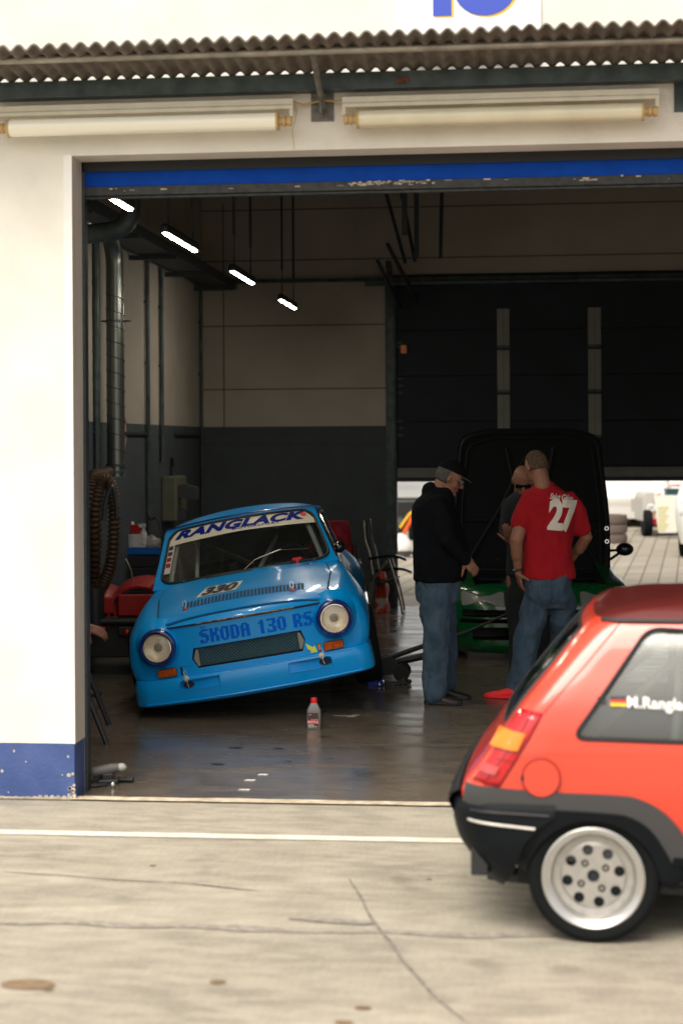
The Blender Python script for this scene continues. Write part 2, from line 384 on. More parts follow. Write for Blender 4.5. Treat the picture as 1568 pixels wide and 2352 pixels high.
# ------------------------------------------------------------ ground materials
def concrete(name, c1, c2, rough, dirs, rv=.15, stains=0, crack=0, bumpk=.25):
    M = bpy.data.materials.new(name); M.use_nodes = True; n = M.node_tree; b = n.nodes['Principled BSDF']; L = n.links
    tc = n.nodes.new('ShaderNodeTexCoord'); P = tc.outputs['Object']
    def nz(scale, st=(1, 1, 1), det=6, rot=0):
        mp = n.nodes.new('ShaderNodeMapping'); mp.inputs['Scale'].default_value = st; mp.inputs['Rotation'].default_value = (0, 0, rot); L.new(P, mp.inputs[0])
        t = n.nodes.new('ShaderNodeTexNoise'); t.inputs['Scale'].default_value = scale; t.inputs['Detail'].default_value = det; L.new(mp.outputs[0], t.inputs['Vector']); return t.outputs['Fac']
    def mr(s, a, b_, c=0, d=1):
        q = n.nodes.new('ShaderNodeMapRange'); q.inputs[1].default_value = a; q.inputs[2].default_value = b_; q.inputs[3].default_value = c; q.inputs[4].default_value = d; L.new(s, q.inputs[0]); return q.outputs[0]
    def mix(f, a, b_, t='MIX'):
        q = n.nodes.new('ShaderNodeMixRGB'); q.blend_type = t
        if isinstance(f, float): q.inputs[0].default_value = f
        else: L.new(f, q.inputs[0])
        for k, x in ((1, a), (2, b_)):
            if isinstance(x, tuple): q.inputs[k].default_value = (*x, 1)
            else: L.new(x, q.inputs[k])
        return q.outputs[0]
    mot = mr(nz(2.2, (.6, 1, 1), 8), .38, .62); mot2 = mr(nz(9, (.5, 1.4, 1), 6, .5), .42, .6); big = mr(nz(.8), .3, .7); st = mr(nz(3.0, dirs, 5), .35, .68); fine = mr(nz(45), .3, .7); br = mr(nz(60, (1, .12, 1), 3, .9), .3, .7)
    col = mix(big, c1, c2); col = mix(mr(mot, 0, 1, 0, .62), col, tuple(x * .66 for x in c1)); col = mix(mr(mot2, 0, 1, 0, .5), col, tuple(min(1, x * 1.16) for x in c2)); col = mix(mr(st, 0, 1, 0, .45), col, tuple(x * .62 for x in c1)); col = mix(mr(fine, 0, 1, 0, .22), col, tuple(min(1, x * 1.25) for x in c2))
    col = mix(mr(br, 0, 1, 0, .14), col, tuple(x * .5 for x in c1))
    if stains:
        sp = mr(nz(2.6, (1, 1, 1), 2), .64, .72, 0, stains); col = mix(sp, col, tuple(x * .35 for x in c1))
    L.new(col, b.inputs['Base Color']); L.new(mr(st, 0, 1, rough - rv, rough + rv), b.inputs['Roughness'])
    bp = n.nodes.new('ShaderNodeBump'); bp.inputs['Strength'].default_value = bumpk; bp.inputs['Distance'].default_value = .005; L.new(nz(90), bp.inputs['Height']); L.new(bp.outputs[0], b.inputs['Normal'])
    return M
apronM = concrete('apron_concrete', (.285, .257, .205), (.43, .395, .32), .8, (.35, 1.2, 1), stains=.35)
floorM = concrete('sealed_floor', (.085, .068, .052), (.145, .118, .09), .22, (.35, 1.5, 1), rv=.12, stains=.6, bumpk=.12)
crackM = mat('crack_filler', (.20, .18, .155), .9, var=.4, vs=40)
scuffM = mat('tyre_scuff', (.27, .245, .21), .85, var=.25, vs=25)
stainM = mat('oil_stain', (.20, .13, .07), .5, var=.2, vs=20)
linem = mat('line_paint', (.74, .71, .63), .6, col2=(.60, .56, .47), vs=14, bump=.2)
def paver():
    M = bpy.data.materials.new('block_paving'); M.use_nodes = True; n = M.node_tree; b = n.nodes['Principled BSDF']; L = n.links
    tc = n.nodes.new('ShaderNodeTexCoord'); mp = n.nodes.new('ShaderNodeMapping'); mp.inputs['Rotation'].default_value = (0, 0, radians(96)); L.new(tc.outputs['Object'], mp.inputs[0])
    br = n.nodes.new('ShaderNodeTexBrick'); br.inputs['Scale'].default_value = 1.0; br.inputs['Brick Width'].default_value = .48; br.inputs['Row Height'].default_value = .24; br.inputs['Mortar Size'].default_value = .012; br.offset = .5
    br.inputs['Color1'].default_value = (.36, .32, .255, 1); br.inputs['Color2'].default_value = (.42, .375, .30, 1); br.inputs['Mortar'].default_value = (.15, .13, .10, 1); L.new(mp.outputs[0], br.inputs['Vector'])
    nz = n.nodes.new('ShaderNodeTexNoise'); nz.inputs['Scale'].default_value = 1.3; nz.inputs['Detail'].default_value = 5; L.new(tc.outputs['Object'], nz.inputs['Vector'])
    q = n.nodes.new('ShaderNodeMixRGB'); q.blend_type = 'MULTIPLY'; q.inputs[0].default_value = .5; L.new(br.outputs[0], q.inputs[1]); L.new(nz.outputs['Fac'], q.inputs[2]); L.new(q.outputs[0], b.inputs['Base Color']); b.inputs['Roughness'].default_value = .85; return M
paveM = paver()

# ------------------------------------------------------------ setting: ground
YF, YR, XL, XO = 8.65, 19.08, -3.64, -2.354      # facade, rear wall, left wall, opening edge
CEIL = 5.3; XRW = 4.4
def sheet(x0, x1, y0, y1, z, step=None):
    b = BM(); b.faces.new([b.verts.new(p) for p in ((x0, y0, z), (x1, y0, z), (x1, y1, z), (x0, y1, z))]); return b
struct('ground', sheet(-220, 220, -160, 420, -.014), mat('ground_concrete', (.34, .31, .25), .9, var=.1, vs=1))
struct('pit_apron', sheet(-40, 40, -45, YF - .03, 0), apronM)
struct('garage_floor', bx(XL - .2, XRW, YF - .03, YR + .1, -.2, .004), floorM, smooth=False)
struct('rear_yard', sheet(-40, 40, YR + .1, 26, -.002), mat('yard_concrete', (.43, .385, .30), .85, var=.1, vs=2, bump=.2))
struct('paved_yard', sheet(-40, 40, 20.6, 75, .002), paveM)
# threshold strip, irregular worn edge
tb = BM(); a = []; c = []
for i in range(121):
    x = XO - .02 + i * .06; a.append((x, YF - .035 + .012 * noise.noise(V((x * 5, 0, 0))), .010)); c.append((x, YF + .05 + .03 * noise.noise(V((x * 3, 4, 0))), .010))
rings(tb, [a, c], closed=False); struct('threshold_strip', tb, mat('worn_threshold', (.42, .34, .24), .8, col2=(.62, .55, .42), vs=14, bump=.5), smooth=False)
# white line
lb = BM(); a = []; c = []
for i in range(161):
    x = -6 + i * .1; a.append((x, 7.845 + .004 * noise.noise(V((x * 6, 0, 0))), .004)); c.append((x, 7.935 + .006 * noise.noise(V((x * 6, 3, 0))), .004))
rings(lb, [a, c], closed=False); struct('lane_marking', lb, linem, smooth=False)
def streak(name, pts, wd, m, z=.004, jag=.4):
    b = BM(); A = []; B = []; pts = [V((p.x, p.y, 0)) for p in pts]; n = 40
    for i in range(n + 1):
        t = i / n * (len(pts) - 1); k = min(int(t), len(pts) - 2); p = pts[k].lerp(pts[k + 1], t - k); d = (pts[k + 1] - pts[k]).normalized(); q = V((-d.y, d.x, 0))
        w_ = wd * (sin(pi * min(1, max(0, i / n))) ** .4 + .1) * (1 + jag * noise.noise(p * 6)); off = q * noise.noise(p * 3) * wd * .8
        A.append(p + off + q * w_ / 2 + V((0, 0, z))); B.append(p + off - q * w_ / 2 + V((0, 0, z)))
    rings(b, [A, B], closed=False); struct(name, b, m, smooth=False)
streak('crack', [G(803, 2018), G(835, 2080), G(875, 2145), G(925, 2210), G(985, 2280), G(1075, 2352)], .014, crackM)
streak('crack', [G(0, 2004), G(150, 2014), G(290, 2024), G(380, 2028)], .012, scuffM, .005, .8)
streak('crack', [G(380, 2028), G(520, 2040), G(600, 2048)], .014, crackM, .005, .8)
streak('tyre_scuff', [G(-20, 2122), G(220, 2124), G(480, 2134), G(760, 2142), G(1000, 2148), G(1260, 2150), G(1500, 2158)], .05, scuffM, .0035, .9)
streak('tyre_scuff', [G(660, 2112), G(800, 2118), G(860, 2122)], .045, scuffM, .005, .9)
def blot(name, c, rx, ry, m, z=.004):
    b = BM(); b.faces.new([b.verts.new((c.x + rx * cos(t) * (1 + .18 * noise.noise(V((cos(t) * 2, sin(t) * 2, c.x)))), c.y + ry * sin(t), z)) for t in [2 * pi * k / 28 for k in range(28)]]); struct(name, b, m, smooth=False)
blot('oil_stain', G(64, 2264), .10, .055, stainM)
for p, r_ in (((110, 2276), .02), ((500, 2258), .03), ((834, 2318), .028), ((985, 2022), .012), ((350, 1990), .014), ((790, 2352), .03)): blot('oil_stain', G(*p), r_, r_ * .7, stainM)
for p, r_ in (((348, 1798), .016), ((500, 1758), .06), ((662, 1751), .03), ((760, 1745), .02), ((640, 1722), .05), ((1140, 1716), .09), ((540, 1720), .07)): blot('oil_stain', G(*p), r_ * .7, r_ * .3, mat('floor_oil', (.02, .018, .016), .25), .008)

# ------------------------------------------------------------ garage building
bld = thing('garage_building', 'cream pit garage with blue plinth and wide open roller doorway', 'garage', (0, 0, 0))
b = BM(); box(b, -9, XO, YF, YF + .2, .30, 6.5); obj('front_wall', b, stucco, bld, smooth=False)
b = BM(); box(b, XO, 7, YF, YF + .2, 3.447, 6.5); obj('lintel_wall', b, stucco, bld, smooth=False)
b = BM(); box(b, -9, XO - .001, YF - .006, YF + .2, -.05, .297); obj('plinth', b, bluepl, bld, smooth=False)
# chipped bits of the plinth corner
b = BM()
for i in range(21):
    t = random.random(); z = random.uniform(.0, .28) if i > 10 else random.uniform(.0, .2); x = random.uniform(-3.1, XO - .02) if i > 10 else XO - random.uniform(0, .035)
    r_ = random.uniform(.004, .009) if i > 10 else random.uniform(.006, .013)
    prism(b, [(x + r_ * cos(q) * (.7 + .5 * random.random()), z + r_ * sin(q) * (.7 + .5 * random.random())) for q in [pi * k / 4 for k in range(8)]], YF - .0085, YF - .004, XZ)
for i in range(60):
    x = -2.96 + i * .0102; h_ = .012 + .02 * abs(noise.noise(V((i * .31, 2, 1)))); box(b, x, x + .0101, YF - .008, YF - .0065, 0, h_)
obj('chipped_render', b, chip, bld, smooth=False)
b = BM(); box(b, -2.397, XO + .003, YF - .004, YF - .001, .30, 3.452); obj('corner_trim', b, mat('pale_trim', (.80, .79, .76), .4, .2, var=.05, vs=4), bld, smooth=False)
b = BM(); box(b, XO + .0005, XO + .003, YF - .001, YF + .2, .30, 3.447); obj('corner_trim', b, trim, bld, smooth=False)
b = BM(); box(b, XO, XO + .018, YF + .2, YF + .27, 0, 3.6); obj('door_track', b, steel_dk, bld, smooth=False, bevel=.004)
b = BM(); box(b, XO + .006, 5, YF + .215, YF + .255, 3.312, 4.2)
for k in range(3): box(b, XO + .006, 5, YF + .213, YF + .216, 3.50 + k * .22, 3.505 + k * .22)
fd = obj('front_door', b, doorblue, bld, smooth=False)
b = BM(); box(b, XO + .004, 5, YF + .200, YF + .206, 3.392, 3.6); obj('head_shade_strip', b, black, bld, smooth=False)  # added black strip, stands in for the shade under the lintel
b = BM(); box(b, XO + .006, 5, YF + .205, YF + .262, 3.262, 3.311); box(b, XO + .006, 5, YF + .22, YF + .25, 3.245, 3.262); obj('bottom_rail', b, mat('worn_rail', (.015, .018, .02), .6, col2=(.035, .04, .04), vs=30), fd, smooth=False, bevel=.004)
b = BM()
for i in range(70):
    x = random.choice([random.uniform(-.95, -.35), random.uniform(-.9, -.5), random.uniform(-2.2, 1.2)]); wd = random.uniform(.006, .04); z = random.uniform(3.283, 3.305); box(b, x, x + wd, YF + .2035, YF + .2052, z, z + random.uniform(.002, .009))
obj('scuffs', b, chip, fd, smooth=False)
# side, rear, ceiling
def wallpair(name, x0, x1, y0, y1, z0, z1, m): 
    b = BM(); box(b, x0, x1, y0, y1, z0, z1); return obj(name, b, m, bld, smooth=False)
ZB = 2.10
wallpair('side_wall', XL - .2, XL, YF + .2, YR + .2, ZB, CEIL, wallup); wallpair('side_wall_grey_band', XL - .2, XL, YF + .2, YR + .2, 0, ZB, wallgr)
wallpair('side_wall', XRW, XRW + .2, YF + .2, YR + .2, 0, CEIL, wallup)
DL, DTOP = -1.46, 3.72
wallpair('rear_wall', XL, DL, YR, YR + .2, ZB, CEIL, wallup); wallpair('rear_wall_grey_band', XL, DL, YR, YR + .2, 0, ZB, wallgr); wallpair('rear_wall', DL, XRW, YR, YR + .2, DTOP, CEIL, wallup)
wallpair('front_wall', XL - .2, XO, YF + .2, YF + .3, 0, CEIL, wallup)
b = BM(); box(b, XL - .2, XRW + .2, YF + .2, YR + .2, CEIL, CEIL + .15); obj('ceiling', b, ceil_m, bld, smooth=False)
# joints between the rear wall's precast panels
b = BM()
for z in (1.88, 2.53, 3.27, 4.03, 4.62): box(b, XL, DL if z < DTOP else XRW, YR - .004, YR - .001, z, z + .012)
box(b, XL + .25, XL + .262, YR - .004, YR - .001, 2.1, 4.7)
obj('wall_joint', b, mat('joint', (.06, .055, .05), .9), bld, smooth=False)
# rear sectional door
b = BM(); box(b, DL + .05, XRW, YR - .008, YR, 1.5, DTOP + .1)
for k in range(4):
    z = 1.62 + k * .525; box(b, DL + .05, XRW, YR - .05, YR - .01, z, z + .52)
box(b, DL + .05, XRW, YR - .045, YR - .005, DTOP, DTOP + .12)
rd = obj('rear_door', b, doordk, bld, smooth=False, bevel=.006)
panem = mat('grey_door_pane', (.20, .21, .18), .45, var=.06, vs=4)
for x0, x1 in ((-.205, -.065), (.825, .97)):
    for z0, z1 in ((2.98, 3.43), (2.47, 2.955), (1.95, 2.445)):
        b = BM(); box(b, x0, x1, YR - .058, YR - .051, z0, z1); f = obj('window_strip', b, panem, rd, smooth=False, bevel=.002)
        b = BM(); box(b, (x0 + x1) / 2 - .002, (x0 + x1) / 2 + .002, YR - .061, YR - .0585, z0, z1); box(b, x0, x1, YR - .063, YR - .0585, z0, z0 + .03); ball(b, ((x0 + x1) / 2, YR - .065, z0 + .02), .012, n=8); obj('catch', b, steel_g, f, smooth=False)
b = BM(); box(b, DL + .10, XRW, YR - .066, YR - .02, 1.50, 1.60); box(b, DL + .10, XRW, YR - .075, YR - .066, 1.585, 1.612); obj('bottom_panel', b, doorgr, rd, smooth=False, bevel=.004)
b = BM(); box(b, DL + .05, XRW, YR - .06, YR - .015, 1.452, 1.499); obj('rubber_seal', b, black, rd, smooth=False)
for z in (1.98, 2.06, 2.14, 2.47, 2.55, 2.63, 3.0, 3.05): obj('hinge', bx(DL + .09, DL + .17, YR - .06, YR - .051, z, z + .018), steel_g, rd, smooth=False)
b = BM(); box(b, DL + .15, DL + .22, YR - .08, YR - .051, 2.93, 3.03); obj('orange_latch', b, lamporg, rd, smooth=False, bevel=.004)
b = BM(); box(b, DL, DL + .10, YR - .10, YR - .0, 0, 3.75); box(b, DL - .03, DL, YR - .03, YR - .001, 0, 3.75); box(b, DL + .07, DL + .085, YR - .13, YR - .1, 0, 3.6)
obj('door_guide', b, steel_g, bld, smooth=False, bevel=.004)
b = BM()
tube(b, [(XL, YR - .25, 3.77), (XRW, YR - .25, 3.77)], .022, 8); box(b, -1.7, XRW, YR - .3, YR - .2, 3.70, 3.735)
obj('door_shaft', b, steel_g, bld)
# front door horizontal rails hung from the ceiling
b = BM()
box(b, -2.1, XRW, 12.95, 13.05, 4.02, 4.11)
box(b, -2.5, -2.1, 12.9, 13.1, 4.02, 4.15)
obj('cross_rail', b, steel_g, bld, smooth=False)
for y in (15.5, 17.4): obj('track_hanger', bx(-1.05, -1.0, y - .02, y + .02, 3.85, CEIL), steel_dk, bld, smooth=False)
for p in (((-1.55, 17.5, CEIL), (-1.15, 17.5, 3.80)), ((-1.25, 17.5, 4.9), (-1.05, 17.5, 3.82)), ((-.75, 17.5, 4.9), (-.78, 17.5, 3.85)), ((-1.35, 17.5, 4.9), (-.7, 17.5, 4.9)), ((-1.1, 18.8, 3.5), (-1.3, 17.0, 3.95)), ((-1.3, 18.9, 3.45), (-1.42, 17.2, 3.80))): obj('track_strut', tube(BM(), p, .022, 6), steel_dk, bld, smooth=False)
b = BM()
for k in range(9): # curved door track
    t = pi / 2 * k / 8; box(b, DL + .02, DL + .08, YR - .55 + .45 * sin(t) - .03, YR - .55 + .45 * sin(t) + .03, 3.92 - .5 * (1 - cos(t)) - .06, 3.95 - .5 * (1 - cos(t)))
obj('track_frame', b, steel_dk, bld, smooth=False)
# canopy
PJ = .58
b = BM(); R = [[], []]; N = 620
for i in range(N + 1):
    x = -3.6 + i * .0098; wv = .0145 * cos(2 * pi * x / .0795) + .004 * noise.noise(V((x * 2.2, 0, 0))) + .003 * noise.noise(V((x * 11, 5, 0)))
    R[0].append(V((x, YF - PJ, 3.912 - .026 * max(0, min(1, (.8 - x) / 3.5)) + wv))); R[1].append(V((x, YF - .045, 3.845 + wv)))
rings(b, R, closed=False); cn = obj('canopy_sheet', b, corr, bld, angle=60); s = cn.modifiers.new('s', 'SOLIDIFY'); s.thickness = .009; s.offset = 1; evalmesh(cn); cn.data.shade_smooth(); cn.data.set_sharp_from_angle(angle=radians(60))
b = BM(); tube(b, [(-4.5, YF - .42, 3.868), (5, YF - .42, 3.868)], .021, 12); obj('canopy_rail', b, galv, cn)
b = BM(); box(b, -4.5, 5, YF - .10, YF - .02, 3.748, 3.829); box(b, -4.5, 5, YF - .11, YF - .02, 3.74, 3.747); obj('canopy_beam', b, steel_g, cn, smooth=False)
b = BM(); box(b, -.60, -.54, YF - .113, YF - .1105, 3.765, 3.79); obj('rust_patch', b, mat('rust', (.16, .05, .02), .9, var=.5, vs=60), cn, smooth=False)
for x in (-1.0, .88):
    b = BM(); box(b, x - .06, x + .06, YF - .008, YF - .001, 3.595, 3.76); tube(b, [(x + .005, YF - .02, 3.66), (x + .0, YF - .42, 3.86)], .017, 8); box(b, x - .006, x + .006, YF - .10, YF - .008, 3.63, 3.70); ball(b, (x, YF - .01, 3.625), .011, n=8)
    obj('canopy_bracket', b, steel_g if x > 0 else mat('grey_bracket', (.16, .155, .14), .6, .2, var=.3, vs=25), cn, smooth=False)
# ------------------------------------------------------------ number sign
sg = thing('number_sign', 'white square board with blue and yellow number above the canopy', 'sign', (-.232, YF, 3.975))
b = BM(); box(b, -.376, .376, -.022, -.002, -.1, .62); obj('board', b, mat('sign_white', (.85, .85, .84), .5), sg, smooth=False, bevel=.003)
for dx, dz, m_, y in ((.012, -.008, mat('sign_yellow', (.80, .52, .05), .5), -.0235), (0, 0, mat('sign_blue', (.045, .085, .50), .5), -.026)):
    b = BM(); tris(b, text2d('1', .40, .035), lambda u, v: (u - .135 + dx, y, v + .37 + dz)); tris(b, text2d('6', .40, .035, xs=1.15), lambda u, v: (u + .085 + dx, y, v + .37 + dz)); obj('numeral', b, m_, sg, smooth=False)
# ------------------------------------------------------------ fluorescent fixtures
def fixture(x0, x1, glint, label):
    t = thing('fluorescent_lamp', label, 'lamp', (0, 0, 0), group='tube lamps under the canopy')
    L = x1 - x0; t.location = (x0, YF, 3.58)
    b = BM(); box(b, 0, L, -.12, -.02, .085, .118); box(b, 0, L, -.128, -.02, .062, .083); box(b, .0, .02, -.125, -.1, .02, .07); box(b, L - .02, L, -.125, -.1, .02, .07)
    for q in (.2, L - .3): box(b, q, q + .04, -.08, -.001, .118, .13)
    obj('housing', b, fixt, t, smooth=False, bevel=.003)
    b = BM(); M = TR((.085, -.115, 0), 0, pi / 2); lathe(b, [(.0, 0), (.045, 0), (.045, L - .17), (0, L - .17)], M, 24); obj('tube_cover', b, tubeglint if glint else tubem, t)
    for e in (0, 1):
        b = BM(); M = TR((.085 if e == 0 else L - .085, -.115, 0), 0, -pi / 2 if e == 0 else pi / 2); lathe(b, [(0, -.004), (.049, -.004), (.049, .008), (.022, .010), (.022, .03), (.028, .032), (.028, .045), (.020, .047), (.020, .052), (.027, .054), (.027, .075), (0, .078)], M, 20); obj('end_cap', b, tan, t)
    return t
fixture(-2.74, -1.14, True, 'left of the two tube lamps under the canopy, above the hanging strip lamps')
fixture(-.885, .735, False, 'right tube lamp under the canopy, below the number sign')
b = BM(); tube(b, [(-1.14, YF - .06, 3.69), (-1.1, YF - .03, 3.68), (-1.0, YF - .03, 3.70), (-.93, YF - .03, 3.695), (-.88, YF - .06, 3.69)], .006, 6); tube(b, [(-1.13, YF - .02, 3.66), (-1.16, YF - .015, 3.55), (-1.15, YF - .01, 3.45)], .0015, 4)
tag(obj('power_cable', b, tan), 'thin tan cable joining the two tube lamps', 'cable')

# ------------------------------------------------------------ hanging LED lamps
ledm = mat('led_diffuser', (.9, .9, .85), .4, emit=(1, .90, .74), est=80)
def ledlamp():
    t = thing('hanging_lamp', 'x', 'lamp', group='strip lamps hung in a row from the garage ceiling')
    pl = [(-.055, 0), (-.045, -.03)]
    b = BM(); out = rounded([(-.030, -.55), (.030, -.55), (.030, .55), (-.030, .55)], .03); rings(b, [[V((u * k, v * (1 - (1 - k) * .1), z)) for u, v in out] for k, z in ((.6, .06), (.95, .045), (1, .025), (1, .0))]); obj('housing', b, blackpl, t)
    b = BM(); out = rounded([(-.017, -.53), (.017, -.53), (.017, .53), (-.017, .53)], .016); rings(b, [[V((u * k, v * (1 - (1 - k) * .1), z)) for u, v in out] for k, z in ((1, -.001), (.95, -.008), (.6, -.012))]); obj('diffuser', b, ledm, t)
    for y in (-.42, .42):
        b = BM(); tube(b, [(0, y, .07), (0, y + .01, .3)], .005, 6); tube(b, [(0, y + .01, .3), (0, y, CEIL - 3.3)], .013, 6); tube(b, [(.0, y + .02 * cos(q), .1 + .03 * sin(q)) for q in [k * pi / 5 for k in range(10)]], .004, 5, closed=True); obj('hanger', b, steel_dk, t)
    return t
lamp0 = ledlamp(); lp = [W(*q) for q in ((252, 466, 9.7), (415, 556, 11.45), (557, 635, 13.9), (661, 697, 16.6))]
lls = ['nearest strip lamp, half hidden behind the raised blue door', 'second strip lamp from the front, above the exhaust duct', 'third strip lamp from the front, before the rear wall', 'farthest strip lamp, lowest in the picture and near the rear wall']
for i, p in enumerate(lp):
    o = lamp0 if i == 0 else dup(lamp0); o.location = (p.x, p.y, 3.30 if i else 3.355); o['label'] = lls[i]
# door motor
t = thing('door_motor', 'dark door motor box hung from the ceiling beside a strip lamp', 'door motor', (-2.35, 12.9, 4.02))
b = BM(); box(b, -.18, -.14, -.1, .1, -.12, .15); box(b, -.3, .25, -.08, .08, .0, .12); lathe(b, [(0, -.08), (.12, -.08), (.12, .06), (0, .06)], TR((-.02, 0, -.02), pi / 2), 20); obj('motor_body', b, steel_dk, t, smooth=False, bevel=.01)
b = BM(); tube(b, [(.10, -.1, -.02), (.13, -.12, -.13)], .018, 10); obj('camera_barrel', b, steel, t)
# ------------------------------------------------------------ ducts, conduits, tray
def elbow(c, r, a0, a1, f, n=8): return [V(f(c[0] + r * cos(a0 + (a1 - a0) * k / n), c[1] + r * sin(a0 + (a1 - a0) * k / n))) for k in range(n + 1)]
t = thing('spiral_duct', 'silver spiral ventilation duct dropping down the side wall', 'duct', (XL + .16, 14.2, 0))
path = [(0, -3.0, 3.78), (0, -1.2, 3.72)] + [(0, y, z) for _, y, z in elbow((-.25, 3.46), .25, pi / 2, 0, lambda a, b_: (0, a, b_))] + [(0, 0, 3.2), (0, 0, 1.62)]
b = BM(); tube(b, path, .078, 20); obj('duct_pipe', b, duct, t)
b = BM(); P = []
for k in range(520):
    z = 3.3 - k * (3.3 - 1.65) / 519; a = k * 2 * pi / 42; P.append((.0795 * cos(a), .0795 * sin(a), z))
tube(b, P, .0035, 4); 
obj('spiral_seam', b, steel_dk, t)
b = BM()
for z in (2.98, 1.72, 1.66): lathe(b, [(.079, z - .01), (.09, z - .01), (.09, z + .01), (.079, z + .01)], n=20)
box(b, -.12, .14, -.01, .01, 2.975, 2.99); obj('duct_clamp', b, steel_g, t)
t = thing('extract_pipe', 'black vertical extract pipe with bent end near the ceiling', 'duct', (-2.96, 12.6, 0))
b = BM(); tube(b, [(0, 0, CEIL), (0, 0, 3.78)] + [(x, 0, z) for _, x, z in elbow((-.16, 3.72), .16, 0, -pi / 2, lambda a, b_: (0, a, b_))] + [(-.7, 0, 3.5)], .075, 18); obj('pipe', b, steel_g, t)
b = BM(); lathe(b, [(.077, 3.95), (.088, 3.95), (.088, 3.99), (.077, 3.99)], n=18); obj('collar', b, steel_dk, t)
for (px, lab, wd, zb) in ((340, 'left steel conduit running down the side wall behind the hose', .022, .55), (372, 'middle steel conduit running down into the junction box', .022, 1.72), (463, 'right steel conduit in the corner with the rear wall', .018, .4), (222, 'thin conduit on the side wall close to the spiral duct', .03, .6)):
    q = PX(px, 900, XL + .03)
    b = BM(); tube(b, [(XL + .03, min(q.y, YR - .05), zb), (XL + .03, min(q.y, YR - .05), 3.72)], wd, 10)
    for z in (2.0, 2.7, 3.3): box(b, XL, XL + .05, min(q.y, YR - .05) - .035, min(q.y, YR - .05) + .035, z, z + .02)
    tag(obj('wall_conduit', b, steel_g), lab, 'conduit', 'conduits on the side wall')
t = thing('cable_tray', 'dark cable tray carried on brackets along the side wall', 'cable tray', (XL, 9, 3.70))
b = BM(); box(b, .10, .42, 0, YR - 9.02, .0, .012); box(b, .10, .11, 0, YR - 9.02, .012, .10); box(b, .41, .42, 0, YR - 9.02, .012, .10); obj('tray', b, steel_dk, t, smooth=False)
b = BM()
for k in range(6): tube(b, [(.15 + .04 * k, 0 + i * 1.0, .03 + .012 * sin(i * 2 + k)) for i in range(11)], .014, 6)
obj('cables', b, black, t)
for i in range(6):
    b = BM(); box(b, 0, .46, 1.6 + i * 1.6 + .0, 1.66 + i * 1.6, -.045, -.002); obj('bracket', b, steel_dk, t, smooth=False)
# junction box with socket
t = thing('junction_box', 'pale electrical box with a dark socket on the side wall', 'electrical box', (XL, 17.2, 1.05))
b = BM(); box(b, 0, .16, -.42, .12, .05, .52); obj('box_body', b, mat('box_grey', (.13, .13, .09), .6, var=.1), t, smooth=False, bevel=.02)
b = BM(); prism(b, rounded([(.16, .30), (.36, .27), (.36, .40), (.22, .44), (.16, .42)], .02), -.36, -.22, lambda u, v, d: (u, d, v)); prism(b, rounded([(.16, .06), (.26, .08), (.24, .16), (.16, .18)], .02), -.36, -.22, lambda u, v, d: (u, d, v)); obj('socket', b, mat('socket_dark', (.05, .055, .065), .5), t)
b = BM(); tube(b, [(.03, .0, .52), (.03, .03, .62), (.03, -.02, .7)], .018, 8); obj('cable', b, black, t)
for (py, n_) in ((988, 0),):
    for px0, px1, lb in ((275, 338, 'long narrow dark vent slot on the grey side wall near the duct'), (400, 455, 'long narrow dark vent slot on the grey side wall near the corner')):
        a_ = PX(px0, py, XL); c_ = PX(px1, py + 5, XL); b = BM(); box(b, XL + .001, XL + .03, a_.y, c_.y, 1.99, 2.02); tag(obj('wall_vent', b, steel_dk, smooth=False, bevel=.004), lb, 'vent', 'narrow slots on the grey wall')
t = thing('round_sign', 'small round white sign with red rim on the side wall behind the duct', 'sign', (XL + .004, 15.1, 2.0))
b = BM(); lathe(b, [(0, 0), (.16, 0), (.16, .004), (0, .004)], TR(ry=pi / 2), 28); obj('disc', b, mat('sign_face', (.35, .35, .33), .5), t)
b = BM(); lathe(b, [(.145, .0045), (.17, .0045), (.17, .0), (.145, .0)], TR(ry=pi / 2), 28); obj('rim', b, redpl, t)

# exhaust hose loops
def spline(P, n=12):
    P = [V(p) for p in P]; out = []
    for i in range(len(P) - 1):
        p0, p1, p2, p3 = P[max(i - 1, 0)], P[i], P[i + 1], P[min(i + 2, len(P) - 1)]
        for k in range(n):
            t = k / n; out.append(.5 * ((2 * p1) + (p2 - p0) * t + (2 * p0 - 5 * p1 + 4 * p2 - p3) * t * t + (3 * p1 - p0 - 3 * p2 + p3) * t ** 3))
    out.append(P[-1]); return out
t = thing('exhaust_hose', 'thick brown corrugated exhaust hose looped below the silver duct', 'hose', (0, 0, 0))
hz = 13.3
hp = [W(x, y, hz + dz) for x, y, dz in ((216, 1400, .5), (217, 1330, .4), (219, 1250, .2), (220, 1170, .1), (232, 1112, .1), (250, 1105, .1), (261, 1150, .15), (262, 1220, .2), (256, 1290, .25), (240, 1335, .3), (232, 1345, .35), (222, 1330, .5), (208, 1280, .6), (205, 1180, .6), (208, 1110, .6), (216, 1092, .65), (236, 1090, .8), (249, 1085, .95))]
sp = spline(hp, 26); b = BM(); tube(b, sp, [.046 + .007 * (1 if (k // 2) % 2 else -1) for k in range(len(sp))], 14); obj('hose_pipe', b, hosem, t, angle=80)
b = BM(); tube(b, spline([W(x, y, 13.1) for x, y in ((238, 1195), (243, 1150), (257, 1118), (266, 1150), (268, 1190))], 8), .02, 8); obj('saddle', b, blackpl, t)
b = BM(); tube(b, [W(217, 1350, 13.5), W(220, 1450, 13.5)], .085, 12); obj('nozzle', b, blackpl, t)

